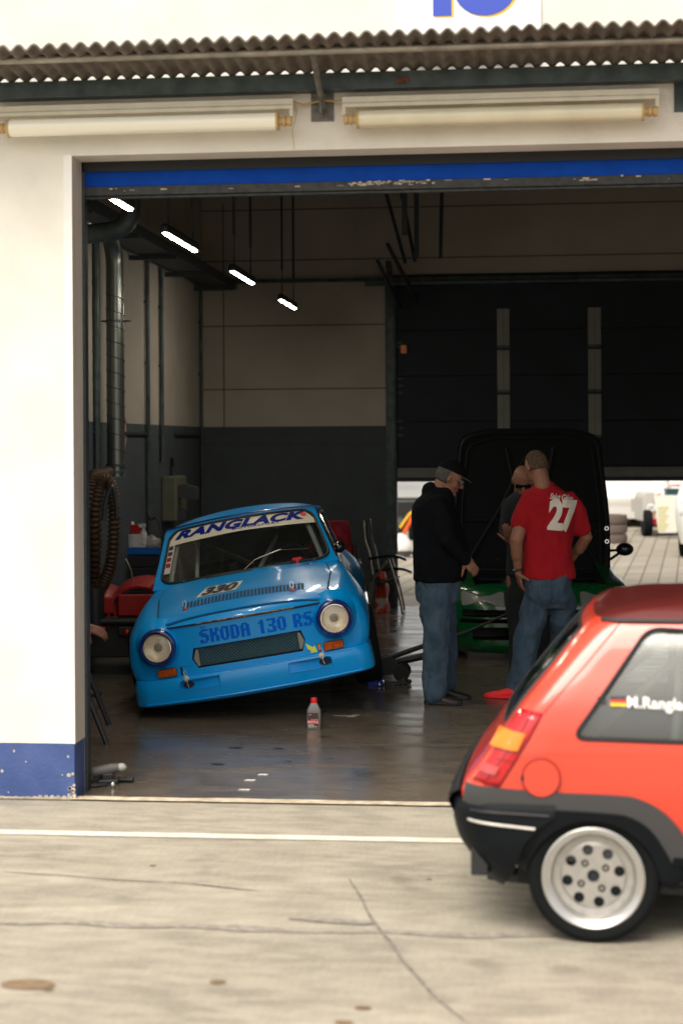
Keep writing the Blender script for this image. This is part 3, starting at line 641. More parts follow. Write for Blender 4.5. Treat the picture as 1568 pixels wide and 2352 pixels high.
# ------------------------------------------------------------ tool cabinet & items
tcx = W(322, 1380, 15.6)
t = thing('tool_cabinet', 'black tool cabinet with many shallow drawers against the side wall', 'cabinet', (tcx.x, tcx.y, 0), radians(8))
b = BM(); box(b, -.40, .36, 0, .5, .06, .86); obj('carcass', b, mat('cabinet_black', (.010, .012, .016), .4, var=.3, vs=6), t, smooth=False, bevel=.01)
for i in range(7):
    z = .10 + i * .108; b = BM(); box(b, -.37, .33, -.022, -.001, z, z + .098); d_ = obj('drawer', b, mat('drawer_black', (.012, .014, .018), .35), t, smooth=False, bevel=.004)
    b = BM()
    for x in (-.24, .20): box(b, x, x + .035, -.034, -.023, z + .07, z + .082)
    obj('handle', b, steel, d_, smooth=False)
for x in (-.34, .3):
    b = BM(); lathe(b, [(0, -.02), (.05, -.02), (.05, .02), (0, .02)], TR((x, .05, .052), 0, pi / 2), 16); obj('castor', b, black, t)
CT = .862
def onc(px, dy=0.2): q = W(px, 1300, 15.6 + dy); return (q.x, q.y, CT)
t = thing('plastic_bucket', 'white plastic bucket standing on the tool cabinet', 'bucket', onc(307, .15))
b = BM(); lathe(b, [(0, .002), (.115, .0), (.125, .17), (.13, .17), (.13, .19), (0, .185)], n=28, caps=False); obj('tub', b, bucketm, t)
t = thing('red_tin', 'small red tin on top of the white bucket', 'tin', V(onc(304, .15)) + V((0, 0, .192)))
b = BM(); box(b, -.09, .09, -.05, .05, 0, .085); obj('tin_body', b, redpl, t, smooth=False, bevel=.012)
b = BM(); lathe(b, [(0, .085), (.02, .085), (.02, .11), (0, .112)], n=12); obj('cap', b, white, t)
for k, (px, lab, c) in enumerate(((330, 'pale spray bottle beside the bucket on the tool cabinet', (.45, .42, .4)), (343, 'cloudy crumpled bag of parts on the tool cabinet', (.22, .20, .18)))):
    t = thing('spray_bottle' if k == 0 else 'parts_bag', lab, 'bottle' if k == 0 else 'bag', onc(px, .1 + .05 * k))
    b = BM()
    if k == 0: lathe(b, [(0, 0), (.04, 0), (.045, .1), (.03, .2), (.015, .23), (.015, .26), (0, .26)], n=16); box(b, -.05, .02, -.012, .012, .25, .285)
    else:
        ball(b, (0, 0, .075), (.12, .09, .09), n=20)
        for v in b.verts: v.co += v.co.normalized() * .03 * noise.noise(v.co * 18); v.co.z = max(v.co.z, 0)
    obj('bottle_body' if k == 0 else 'bag_film', b, mat('item_%d' % k, c, .4, var=.3, vs=30), t)
t = thing('blue_tray', 'blue plastic tray lying on the tool cabinet edge', 'tray', onc(328, .05))
b = BM(); box(b, -.17, .22, -.08, .12, 0, .012); box(b, -.17, .22, -.08, -.07, .012, .07); box(b, -.17, .22, .11, .12, .012, .07); box(b, -.17, -.16, -.07, .11, .012, .07); box(b, .21, .22, -.07, .11, .012, .07); obj('tray_body', b, bluebin, t, smooth=False, bevel=.004)
q = onc(362, .2); t = thing('coiled_hose', 'dark coiled air hose and gun hanging above the tool cabinet', 'hose', q)
b = BM(); tube(b, spline([(-.06, 0, .32), (0, 0, .33), (.04, 0, .2), (.06, 0, .08), (.1, 0, .02)], 6), .012, 8); lathe(b, [(.035, -.03), (.085, -.03), (.085, .03), (.035, .03)], TR((.1, 0, .11), pi / 2), 20); tube(b, [(-.06, 0, .32), (-.08, 0, .36)], .02, 8); obj('hose_coil', b, blackpl, t)

# ------------------------------------------------------------ red quad-like machine (low, red fenders)
q = W(262, 1560, 13.6); t = thing('red_mower', 'low red machine with two rounded red hoods and black underparts beside the blue car', 'machine', (q.x, q.y, 0), radians(6))
def fender(cx, w_, z0, z1, name):
    b = BM(); R = []
    for k in range(13):
        a = pi * k / 12; x = cx - w_ * cos(a); zz = z0 + (z1 - z0) * sin(a) ** .6
        R.append([V((x, y, zz - .05 * ((y - .3) / .4) ** 2)) for y in (-.12, -.1, .0, .15, .3, .5, .62)])
    rings(b, R, closed=False); o = obj(name, b, redpl, t); s = o.modifiers.new('s', 'SOLIDIFY'); s.thickness = .02; evalmesh(o); o.data.shade_smooth(); o.data.set_sharp_from_angle(angle=radians(40)); return o
fender(-.16, .20, .50, .74, 'hood'); fender(.22, .26, .46, .80, 'hood')
b = BM(); box(b, -.34, .02, -.125, -.1, .52, .66); box(b, .05, .42, -.125, -.1, .50, .68); obj('front_shield', b, redpl, t, smooth=False, bevel=.03)
b = BM(); box(b, -.38, .42, -.1, .7, .16, .50); tube(b, [(-.36, -.14, .46), (.4, -.14, .46)], .03, 8); box(b, .05, .17, -.14, -.1, .34, .42); obj('chassis', b, blackpl, t, smooth=False, bevel=.03)
b = BM(); tube(b, spline([(-.30, -.13, .42), (-.2, -.15, .43), (-.05, -.15, .40)], 6), .02, 8); obj('red_trim', b, redpl, t)
for x in (-.3, .36):
    b = BM(); lathe(b, [(0, -.09), (.12, -.09), (.19, -.07), (.2, 0), (.19, .07), (.12, .09), (0, .09)], TR((x, .0, .2), 0, pi / 2), 24); obj('wheel', b, tyre, t)
for x, z in ((-.17, 1.02), (.12, .95)):
    b = BM(); tube(b, spline([(x + .03, .1, .72), (x + .01, .12, .85), (x - .04, .15, z)], 6), .008, 6); obj('control_lever', b, steel, t)
b = BM(); lathe(b, [(0, 0), (.025, 0), (.03, .015), (.012, .03), (0, .032)], TR((.13, -.145, .37), pi / 2), 14); obj('lens', b, redpl, t)

# trestle leg, tools, litter
t = thing('folding_trestle', 'dark folding stand whose splayed leg shows beside the door jamb', 'stand', (-2.92, 10.35, 0))
for a_, c_ in (((.06, 0, .62), (.34, -.1, .0)), ((-.04, .5, .62), (.18, .6, .0)), ((-.1, 0, .62), (-.36, -.1, .0)), ((-.1, .5, .62), (-.36, .6, .0))):
    b = BM(); tube(b, [a_, c_], .018, 8); obj('leg', b, blackpl, t)
b = BM(); box(b, -.3, .05, -.05, .55, .60, .645); obj('top_board', b, blackpl, t, smooth=False, bevel=.008)
b = BM(); tube(b, [(.22, -.06, .26), (-.22, -.06, .26)], .01, 6); obj('cross_brace', b, steel, t)
t = thing('impact_wrench', 'grey and black power tool lying on the floor by the door jamb', 'power tool', tuple(G(247, 1808)), radians(12))
b = BM(); lathe(b, [(0, -.09), (.028, -.085), (.03, .02), (.022, .06), (.014, .065), (.014, .1), (0, .1)], TR((.0, .06, .085), 0, radians(80)), 18); obj('barrel', b, greyp, t)
b = BM(); box(b, -.035, .035, .035, .085, .0, .07); box(b, -.06, .06, .03, .1, .0, .035); obj('grip', b, blackpl, t, bevel=.012, smooth=False)
b = BM(); ball(b, (.075, .06, .095), (.03, .026, .024), n=12); obj('nose_cone', b, mat('pale_grip', (.4, .42, .4), .5), t)
b = BM(); tube(b, spline([(-.03, .07, .05), (-.1, .05, .02), (-.2, .1, .012), (-.35, .02, .012)], 8), .009, 8); tube(b, spline([(.0, .0, .012), (-.1, -.03, .012), (-.22, .03, .012)], 6), .012, 8); tube(b, [(.05, .1, .02), (.14, .08, .02)], .016, 8); obj('air_line', b, black, t)
b = BM(); ball(b, (.03, -.04, .018), .018, n=10); obj('socket_bit', b, steel, t)
for i, (px, py, wx, wy, lab) in enumerate(((605, 1782, .028, .014, 'white paper scrap, farthest of three near the doorway'), (575, 1795, .03, .014, 'white paper scrap, middle of three near the doorway'), (562, 1817, .03, .013, 'white paper scrap, nearest the garage threshold'))):
    c_ = G(px, py); b = BM(); prism(b, [(c_.x - wx - .005, c_.y - wy * .6), (c_.x + wx * .8, c_.y - wy), (c_.x + wx, c_.y + wy), (c_.x - wx * .7, c_.y + wy * .9)], .005, .0075, XY); tag(obj('paper_scrap', b, paper, smooth=False), lab, 'litter', 'paper scraps on the floor')
c_ = G(798, 1646); b = BM(); prism(b, [(c_.x - .1, c_.y - .01), (c_.x + .015, c_.y - .015), (c_.x + .0, c_.y - .05), (c_.x + .05, c_.y - .05), (c_.x + .085, c_.y + .05), (c_.x + .04, c_.y + .05), (c_.x + .02, c_.y + .005), (c_.x - .1, c_.y + .003)], .005, .007, XY)
tag(obj('tape_strip', b, mat('tape', (.33, .31, .28), .6), smooth=False), 'grey tape strip shaped like an arrow on the floor right of the bottle', 'tape')
# bottle
t = thing('oil_bottle', 'grey plastic oil bottle with red cap standing before the blue car', 'bottle', tuple(G(721, 1674, .004)), radians(4))
b = BM(); prof = [(0, .9), (.004, 1), (.10, 1), (.115, .97), (.125, 1), (.165, .55), (.172, .42)]
R = []
for z, k in prof:
    o_ = rounded([(-.047, -.028), (.047, -.028), (.047, .028), (-.047, .028)], .012, 4); R.append([V((u * k, v * (k * .6 + .4 if k > .5 else .7), z)) for u, v in o_])
rings(b, R); obj('bottle_body', b, mat('bottle_grey', (.20, .20, .20), .3, .3, coat=.3), t, angle=50)
b = BM(); lathe(b, [(0, .205), (.019, .205), (.022, .2), (.022, .172), (0, .172)], n=20); obj('cap', b, mat('cap_red', (.7, .01, .02), .4), t)
b = BM(); flat2d(b, [rect(-.038, .030, .012, .108)], lambda u, v: (u, -.0288, v)); lb_ = obj('label', b, mat('label_dark', (.05, .045, .04), .4, col2=(.12, .03, .02), vs=20), t, smooth=False)
b = BM(); flat2d(b, [rect(-.038, .029, .037, .062)], lambda u, v: (u, -.0292, v)); obj('red_band', b, mat('label_red', (.6, .01, .02), .4), lb_, smooth=False)
b = BM(); tris(b, text2d('MOTUL', .016, .04, xs=.95), lambda u, v: (u - .004, -.0296, v + .049)); flat2d(b, [rect(-.036, .0, .014, .033), rect(-.033, -.015, .095, .099), rect(-.02, .026, .0645, .0665), rect(.004, .02, .016, .021)], lambda u, v: (u, -.0296, v)); obj('lettering', b, whitepr, lb_, smooth=False)
b = BM(); flat2d(b, [rect(-.033 + i * .006, -.030 + i * .006, .017, .030) for i in range(5)], lambda u, v: (u, -.0299, v)); obj('barcode', b, black, lb_, smooth=False)

# ============================================================ blue race car
BR = radians(9.2)
pc = W(565, 1454, 11.34)
RC_ = Matrix.Translation(pc) @ Matrix.Rotation(radians(6.8), 4, 'Z') @ Matrix.Rotation(-BR, 4, 'Y') @ Matrix.Translation((0, 0, -.60))
bc = thing('race_car', 'light blue classic race car jacked up on one side inside the garage', 'race car', RC_.translation, rot=RC_.to_euler(), )
stn = [  # y, then x,z pairs: bottom, sill, side, shoulder, crown, bonnet edge, mid, centre
 (0.00, .74, .34, .795, .42, .80, .53, .765, .655, .66, .722, .575, .732, .30, .738, 0, .742),
 (0.06, .785, .33, .825, .42, .835, .53, .80, .67, .70, .752, .59, .757, .30, .768, 0, .772),
 (0.35, .80, .33, .84, .42, .857, .55, .83, .69, .73, .80, .60, .808, .31, .828, 0, .837),
 (0.75, .80, .33, .84, .42, .865, .56, .84, .70, .745, .835, .625, .850, .32, .885, 0, .895),
 (1.15, .78, .28, .79, .42, .80, .60, .785, .76, .73, .865, .65, .90, .34, .935, 0, .945),
 (1.70, .76, .24, .78, .40, .79, .58, .77, .76, .72, .875, .64, .90, .34, .91, 0, .915),
 (2.50, .76, .24, .79, .40, .80, .58, .775, .76, .72, .88, .64, .90, .34, .91, 0, .915),
 (2.95, .82, .30, .88, .42, .90, .56, .875, .72, .76, .875, .64, .90, .34, .91, 0, .92),
 (3.45, .82, .32, .88, .42, .90, .55, .86, .70, .74, .85, .62, .87, .32, .885, 0, .89),
 (4.05, .74, .36, .80, .44, .80, .55, .75, .70, .66, .80, .56, .82, .30, .83, 0, .835)]
def prof_at(y):
    a = cr(stn, y); K = [(i,) + (a[2 * i], a[2 * i + 1]) for i in range(8)]
    return [tuple(cr(K, q / 4)) for q in range(0, 29)]
def nosebow(x, y, z): return .085 * (abs(x) / .8) ** 2.4 * max(0, 1 - y / 1.2) + .035 * max(0, (.48 - z) / .3) * max(0, 1 - y / .4) * 0 - 0
b = BM(); ys = [0, .015, .035, .06, .1] + [.1 + .1 * k for k in range(1, 40)]; ys = [y for y in ys if y <= 4.05]; ins = {0: .030, .015: .012, .035: .003}
def ringpts(y):
    P = prof_at(max(y, .0)); s = ins.get(y, 0); Q = []
    for x, z in P: Q.append((x - s * min(1, x / .4), z - s * .8 * (1 if z > .6 else -.3 if z < .4 else 0)))
    full = [(-x, z) for x, z in Q][::1] ; full = [(x, z) for x, z in Q] + [(-x, z) for x, z in Q[::-1]][1:]
    return [V((x, y + nosebow(x, y, z), z)) for x, z in full]
RR = [ringpts(y) for y in ys]
vr = rings(b, RR, closed=True, caps=False)
def capgrid(ringv, pts, y, M_=12):
    n = len(pts); h = n // 2; cols = []
    rows = []
    for i in range(0, h + 1):
        r_, l_ = ringv[i], ringv[(n - 1 - i)]; row = [l_]
        if i < h:
            for k in range(1, M_):
                t_ = -1 + 2 * k / M_; x = pts[i].x * t_; z = pts[i].z; row.append(b.verts.new((x, y + nosebow(x, y, z), z)))
            row.append(r_)
        else: row = [r_]
        rows.append(row)
    b.faces.new(rows[0])
    for A_, B_ in zip(rows, rows[1:]):
        if len(B_) == 1:
            for k in range(len(A_) - 1): b.faces.new((A_[k], A_[k + 1], B_[0]))
        else:
            for k in range(len(A_) - 1): b.faces.new((A_[k], A_[k + 1], B_[k + 1], B_[k]))
capgrid(vr[0], RR[0], 0); 
b.faces.new(vr[-1])
# open bottom ring edge between first and last points is closed by the ring loop
body = obj('body', b, [blueM, black], bc, angle=50)
WR = .295
cb = BM()
for yw in (.78, 3.18):
    for sx in (-1, 1): lathe(cb, [(0, sx * .55), (.345, sx * .55), (.345, sx * 1.2), (0, sx * 1.2)], TR((0, yw, .37), 0, pi / 2), 40, caps=True)
box(cb, -.64, .64, 1.22, 3.1, .38, 1.3)
cut(body, cb, black)
# grille opening, valance ducts share the dark cutter
def hexg(k=0): return [(-.375 + k, .555 - k), (.372 - k, .556 - k), (.392 - k, .486), (.362 - k, .411 + k), (-.362 + k, .416 + k), (-.396 + k, .482)]
cb = BM(); prism(cb, hexg(), -.1, .12, XZ); cut(body, cb, black)
bb = BM(); bb.from_mesh(body.data); bvhB = BVHTree.FromBMesh(bb); bb.free()
face = projector(bvhB, lambda u, v: (u, -.5, v), (0, 1, 0), .0025)
face2 = projector(bvhB, lambda u, v: (u, -.5, v), (0, 1, 0), .004)
top = projector(bvhB, lambda u, v: (u, v, 2), (0, 0, -1), .0025)
top2 = projector(bvhB, lambda u, v: (u, v, 2), (0, 0, -1), .004)
# expanded mesh grille
b = BM(); bow = lambda x: .03 + .012 * (x / .4) ** 2
def seg(p, q): tube(b, [(p[0], bow(p[0]), p[1]), (q[0], bow(q[0]), q[1])], .0016, 4)
cw, chh = .021, .0125; inside = lambda x, z: .417 < z < .553 and abs(x) < .385 - .02 * abs(z - .485) / .07
for j in range(12):
    z = .414 + j * chh
    for i in range(-19, 20):
        x = i * cw + (cw / 2 if j % 2 else 0)
        for dx in (-cw / 2, cw / 2):
            if inside(x, z) and inside(x + dx, z + chh): seg((x, z), (x + dx, z + chh))
obj('grille_mesh', b, mat('grille_wire', (.11, .30, .38), .4, .4), bc, smooth=False)
b = BM(); prism(b, hexg(.004), .055, .06, XZ); g_ = obj('radiator', b, mat('radiator_core', (.012, .03, .036), .5, .3, col2=(.03, .045, .05), vs=12), bc, smooth=False)
for s_ in (-1, 1):
    b = BM(); prism(b, [(s_ * .384, .482), (s_ * .36, .54), (s_ * .345, .54), (s_ * .345, .43), (s_ * .36, .425)], .02, .024, XZ); obj('grille_side_plate', b, mat('ali_plate', (.20, .21, .20), .4, .6), bc, smooth=False)
b = BM(); tube(b, [V((x, .004 + nosebow(x, 0, z), z)) for x, z in resamp(hexg(-.002), .03)], .0035, 6, closed=True); obj('grille_edge', b, mat('edge_blue', (.004, .08, .25), .4), bc)
# blocky lettering on the nose
GL = {'S': ["01111", "11000", "11110", "01111", "00011", "11011", "11110"], 'K': ["11011", "11011", "11110", "11110", "11011", "11011", "11011"], 'O': ["01111", "11011", "11011", "11011", "11011", "11011", "01110"],
 'D': ["11110", "11011", "11011", "11011", "11011", "11011", "11110"], 'A': ["01110", "11011", "11011", "11111", "11011", "11011", "11011"], '1': ["00110", "01110", "00110", "00110", "00110", "00110", "00110"],
 '3': ["11111", "00011", "00011", "01110", "00011", "10011", "11111"], '0': ["01110", "11011", "11011", "11011", "11011", "11011", "01110"], 'R': ["11110", "11011", "11011", "11110", "11110", "11011", "11011"], '^': ["10010", "01100"]}
b = BM(); cwx, czz = .0125, .0135; x0 = -.318
for chh_ in "SKODA 130 RS":
    if chh_ == ' ': x0 += .040; continue
    for j, row in enumerate(GL[chh_]):
        for i, c_ in enumerate(row):
            if c_ == '1': flat2d(b, [rect(x0 + i * cwx, x0 + (i + 1) * cwx + .0002, .672 - (j + 1) * czz - (x0 + .32) * .0, .672 - j * czz)], face, 1)
    if chh_ == 'S' and x0 < -.3:
        for q in ((0, 1), (1, 0), (2, 1)): flat2d(b, [rect(x0 + .014 + q[0] * .011, x0 + .026 + q[0] * .011, .677 + q[1] * .007, .685 + q[1] * .008)], face, 1)
    x0 += 5 * cwx + .0085
obj('nose_lettering', b, bluetext, body, smooth=False)
# bonnet shut lines
def line3(name, pts, r, m, par, fn, n=6, closed=False):
    b = BM(); P = []
    for a_, c_ in zip(pts, pts[1:] + ([pts[0]] if closed else [])):
        k = max(2, int((V(c_) - V(a_)).length / .03))
        for i in range(k): P.append(fn(*(V(a_).lerp(V(c_), i / k))))
    if not closed: P.append(fn(*pts[-1]))
    tube(b, P, r, n, closed=closed); return obj(name, b, m, par)
topl = projector(bvhB, lambda u, v: (u, v, 2), (0, 0, -1), -.001); facel = projector(bvhB, lambda u, v: (u, -.5, v), (0, 1, 0), -.0015)
gapm = mat('shut_gap', (.004, .02, .05), .8)
b = BM(); outl = rounded([(-.585, .055), (.585, .055), (.63, .8), (.60, 1.10), (-.60, 1.10), (-.63, .8)], .05)
hood = BM(); patch(hood, resamp(outl, .06), projector(bvhB, lambda u, v: (u, v, 2), (0, 0, -1), .009), 10); hd = obj('bonnet', hood, blueM, bc, angle=50)
line3('bonnet_gap', [(-.592, .048), (.592, .048), (.637, .8), (.607, 1.107), (-.607, 1.107), (-.637, .8)], .0055, gapm, body, topl, closed=True)
b = BM(); tube(b, [face(-.56 + i * .04, .716 - .002 * abs(i - 14) / 14) + V((0, -.006, .0)) for i in range(29)], .007, 6); obj('bonnet_lip_gap', b, gapm, body)
b = BM(); tube(b, [face(-.33 + i * .04, .7165) + V((0, -.010, 0)) for i in range(18)], .0055, 6); obj('foam_strip', b, mat('old_foam', (.30, .20, .07), .9, col2=(.05, .03, .02), vs=30, lo=.4, hi=.6), body)
hb = BM(); hb.from_mesh(hd.data); bvhH = BVHTree.FromBMesh(hb); hb.free()
htop = projector(bvhH, lambda u, v: (u, v, 2), (0, 0, -1), .0025); htop2 = projector(bvhH, lambda u, v: (u, v, 2), (0, 0, -1), .005)
ventm = mat('vent_dark', (.006, .012, .02), .7)
b = BM()
for i in range(34): x = -.425 + i * .0255; flat2d(b, [rect(x, x + .0135, .245, .405)], htop, 1)
obj('vent_slots', b, ventm, hd, smooth=False)
b = BM()
for i in range(34): x = -.425 + i * .0255; P = [htop2(x + .0175, .240), htop2(x + .0175, .41)]; tube(b, P, .0030, 4)
obj('vent_ribs', b, blueM, hd, smooth=False)
# number decal and slots below the screen
sh = lambda u, v: (u * 1 + v * .35, v)
b = BM(); flat2d(b, [[(-.345, .475), (-.05, .475), (.0, .735), (-.275, .735)]], htop, .03); dc = obj('number_decal', b, mat('decal_white', (.62, .60, .52), .5), hd, smooth=False)
b = BM(); tris(b, [[(x + .10 * y - .17, y * 1.0 + .605) for x, y in p] for p in text2d('330', .20, .055, xs=.56, shear=.2)], lambda u, v: htop2(u, v)); obj('number', b, black, dc, smooth=False)
b = BM(); flat2d(b, [rect(-.30, .06, 1.035, 1.085)], htop, .03); obj('cowl_slot', b, black, hd, smooth=False)
b = BM(); flat2d(b, [[(.37, 1.03), (.50, 1.06), (.50, 1.015)]], htop, .05); obj('pennant_decal', b, whitepr, hd, smooth=False)
b = BM(); flat2d(b, [[(.40, 1.03), (.49, 1.05), (.49, 1.022)]], htop2, .05); obj('pennant_centre', b, navy, hd, smooth=False)
for x in (-.405, .355):
    c_ = htop(x, .24); b = BM(); lathe(b, [(0, 0), (.022, 0), (.022, .004), (.009, .006), (.009, .02), (0, .021)], Matrix.Translation(c_), 16); pn = obj('bonnet_pin', b, steel, hd)
    b = BM(); tube(b, [c_ + V((.012 * cos(k), .0 + .004 * sin(k), .022 + .018 + .022 * sin(k))) for k in [i * pi / 6 for i in range(12)]], .0018, 5, closed=True); obj('clip', b, chrome, pn)
    b = BM(); box(b, c_.x - .010, c_.x + .010, c_.y - .03, c_.y - .026, c_.z - .012, c_.z + .006); obj('red_tag', b, redtext, pn, smooth=False)
# headlights
def lampring(sx):
    c_ = V((sx * .614, -.058 + nosebow(.614, 0, .6), .60)); M = TR(c_, radians(92), 0, radians(0)); M = Matrix.Translation(c_) @ Matrix.Rotation(radians(sx * 5), 4, 'Z') @ Matrix.Rotation(radians(90), 4, 'X')
    # local Z of M points to -y (forward)
    b = BM(); lathe(b, [(.190, -.13), (.165, -.085), (.142, -.045), (.130, -.01)], M, 48); obj('lamp_pod', b, blueM, bc)
    hl = thing('headlight', '', ''); hl.parent = bc; del hl['label']; del hl['category']
    b = BM(); lathe(b, [(.124, -.05), (.129, .004), (.122, .024), (.110, .030), (.103, .022), (.100, .0)], M, 48); obj('bezel', b, navy, hl)
    b = BM(); lathe(b, [(.102, .010), (.099, .0245), (.094, .025), (.092, .012)], M, 48); obj('chrome_ring', b, chrome, hl)
    b = BM(); lathe(b, [(.100, .006), (.096, .002), (.08, -.016), (.05, -.030), (.02, -.036), (0, -.036)], M, 40); obj('reflector', b, mat('reflector', (.95, .90, .78), .4, .25, bump=.1, bs=30), hl)
    b = BM(); lathe(b, [(.0, -.004), (.024, -.006), (.030, -.030), (0, -.034)], M, 20); obj('bulb_shield', b, greyp, hl)
    b = BM(); lathe(b, [(.096, .012), (.08, .020), (.05, .027), (.02, .030), (0.0, .030)], M, 40); L_ = obj('lens', b, lensM, hl)
    b = BM()
    for i in range(-9, 10):
        x = i * .0092; h_ = sqrt(max(0, .088 ** 2 - x * x))
        for z0, z1 in (((-h_, -.032) if h_ > .04 else (-h_, 0)), ((.032, h_) if h_ > .04 else (0, h_))):
            if z1 > z0: tube(b, [M @ V((x, z, .0135 + .017 * (1 - (x * x + z * z) / .0092))) for z in (z0, (z0 + z1) / 2, z1)], .0012, 4)
    tube(b, [M @ V((.034 * cos(q), .034 * sin(q), .030)) for q in [k * pi / 12 for k in range(24)]], .0012, 4, closed=True)
    obj('lens_ribs', b, lensM, hl)
lensM = glassmat('lamp_lens', (1, .97, .90), .13, .12, dc=(.95, .88, .74), gm=.22)
lampring(-1); lampring(1)
# indicators
for sx in (-1, 1):
    x0, x1 = (-.645, -.515) if sx < 0 else (.510, .645)
    b = BM(); o_ = rounded(rect(x0, x1, .388, .442), .008, 3); 
    A_ = [face(u, v) for u, v in o_]; B_ = [p + V((0, -.018, 0)) for p in A_]; c_ = sum(B_, V()) / len(B_); C_ = [c_ + (p - c_) * .93 + V((0, -.006, 0)) for p in B_]
    rings(b, [A_, B_, C_]); il = obj('indicator', b, orange, bc)
    b = BM(); tube(b, [p + V((0, -.004, 0)) for p in A_], .0035, 5, closed=True); obj('rim', b, gapm, il)
# pin slots, arrow, side marker seam
b = BM(); flat2d(b, [rect(-.487, -.472, .385, .440)], face, 1); obj('strap_slot', b, black, body, smooth=False)
b = BM(); flat2d(b, [rect(.468, .488, .385, .445)], face, 1); sl_ = obj('strap_slot', b, black, body, smooth=False)
b = BM(); flat2d(b, [rect(.471, .485, .40, .44)], face2, 1); obj('orange_strap', b, lamporg, sl_, smooth=False)
a_ = V((.380, .448)); e_ = V((.462, .388)); d_ = (e_ - a_).normalized(); n_ = V((-d_.y, d_.x)); L_ = (e_ - a_).length
pts = [a_ + n_ * .014, a_ + d_ * L_ * .62 + n_ * .014, a_ + d_ * L_ * .58 + n_ * .031, e_, a_ + d_ * L_ * .58 - n_ * .031, a_ + d_ * L_ * .62 - n_ * .014, a_ - n_ * .014]
b = BM(); tris(b, [[tuple(pts[0]), tuple(pts[1]), tuple(pts[5]), tuple(pts[6])], [tuple(pts[2]), tuple(pts[3]), tuple(pts[4])]], face2); obj('arrow_decal', b, yellow, body, smooth=False)
for sx in (-1, 1):
    line3('panel_line', [(sx * .40, .435), (sx * .66, .455), (sx * .67, .375)], .0018, gapm, body, facel)
# front valance / spoiler
b = BM(); R = []
vz = [(.375, .0, .0), (.368, -.022, .006), (.340, -.034, .012), (.29, -.036, .016), (.225, -.026, .022), (.190, -.018, .022), (.180, -.002, .016), (.19, .04, .0)]
for z, dy, dx in vz:
    row = []
    for i in range(-30, 31):
        t_ = i / 30; a = t_ * pi / 2
        if abs(t_) < .72: x = t_ / .72 * .70; y = .0
        else:
            q = (abs(t_) - .72) / .28 * (pi / 2); x = math.copysign(.70 + .125 * sin(q), t_); y = .14 * (1 - cos(q)) + (.26 * max(0, (q - 1.1) / .47))
        zz = z + (.02 * (abs(x) / .8) ** 2 if z < .3 else .012 * (abs(x) / .8) ** 2)
        row.append(V((x + math.copysign(dx, t_) * min(1, abs(x) / .6), y + dy + nosebow(x, y, z), zz)))
    R.append(row)
rings(b, R, closed=False); vl = obj('front_spoiler', b, [blueM, black], bc, angle=50)
s = vl.modifiers.new('s', 'SOLIDIFY'); s.thickness = .02; s.offset = -1; s.use_even_offset = False
evalmesh(vl)
def obl(sx): return rounded(rect(*( (.36, .60) if sx > 0 else (-.49, -.24) ), .245, .305), .028, 5)
b_ = BM()
vb = BM(); vb.from_mesh(vl.data); bvhV = BVHTree.FromBMesh(vb); vb.free(); vface = projector(bvhV, lambda u, v: (u, -.5, v), (0, 1, 0), .002)
for sx, x0, x1, hx in ((-1, -.505, -.225, -.445), (1, .25, .55, .50)):
    o_ = rounded(rect(x0, x1, .282, .350), [.032, .004, .004, .032] if sx < 0 else [.004, .032, .032, .004], 6)
    cb = BM(); prism(cb, o_, -.3, .3, XZ); cut(vl, cb, blueM)
    b = BM(); R = []
    for k in range(9):
        x = x0 - .01 + (x1 - x0 + .02) * k / 8; dd = .012 + .030 * (1 - k / 8 if sx < 0 else k / 8); q0 = vface(x, .275); q1 = vface(x, .357); R.append([q0 + V((0, dd, 0)), q1 + V((0, dd, 0))])
    rings(b, R, closed=False); obj('duct_floor', b, blueM, vl)
    b = BM(); P = [vface(u, v) for u, v in resamp(o_, .03)]; tube(b, P, .0028, 6, closed=True); rl = obj('duct_rim', b, blueM, vl)
    b = BM(); patch(b, [(hx + .040 * cos(k * pi / 10), .314 + .022 * sin(k * pi / 10)) for k in range(20)], lambda u, v: vface(u, v) + V((0, .032, 0)), 3); obj('duct_mesh', b, mat('duct_dark', (.004, .014, .03), .7, var=.5, vs=200), vl, smooth=False)
    b = BM(); hx2 = hx + (-.01 if sx < 0 else -.015); c_ = vface(hx2, .360); lathe(b, [(0, .0), (.021, .0), (.021, .004), (.008, .005), (.008, .022), (0, .022)], Matrix.Translation(c_) @ Matrix.Rotation(pi / 2, 4, 'X'), 16); pn = obj('spoiler_pin', b, steel, vl)
    b = BM(); tube(b, [c_ + V((.0, -.018, .02)), c_ + V((-.01, -.02, .05)), c_ + V((.005, -.02, .06)), c_ + V((.014, -.02, .03)), c_ + V((.004, -.02, -.03)), c_ + V((.012, -.02, -.06))], .002, 5); obj('clip', b, chrome, pn)
line3('spoiler_crease', [(-.15, .364), (.70, .366)], .002, blueM, vl, vface)
b = BM(); tube(b, [V((x, -.028 + nosebow(x, 0, .2), .205 + .01 * (abs(x) / .8) ** 2)) for x in [-.75 + .05 * k for k in range(31)]], .008, 8); obj('spoiler_lip', b, blueM, vl)

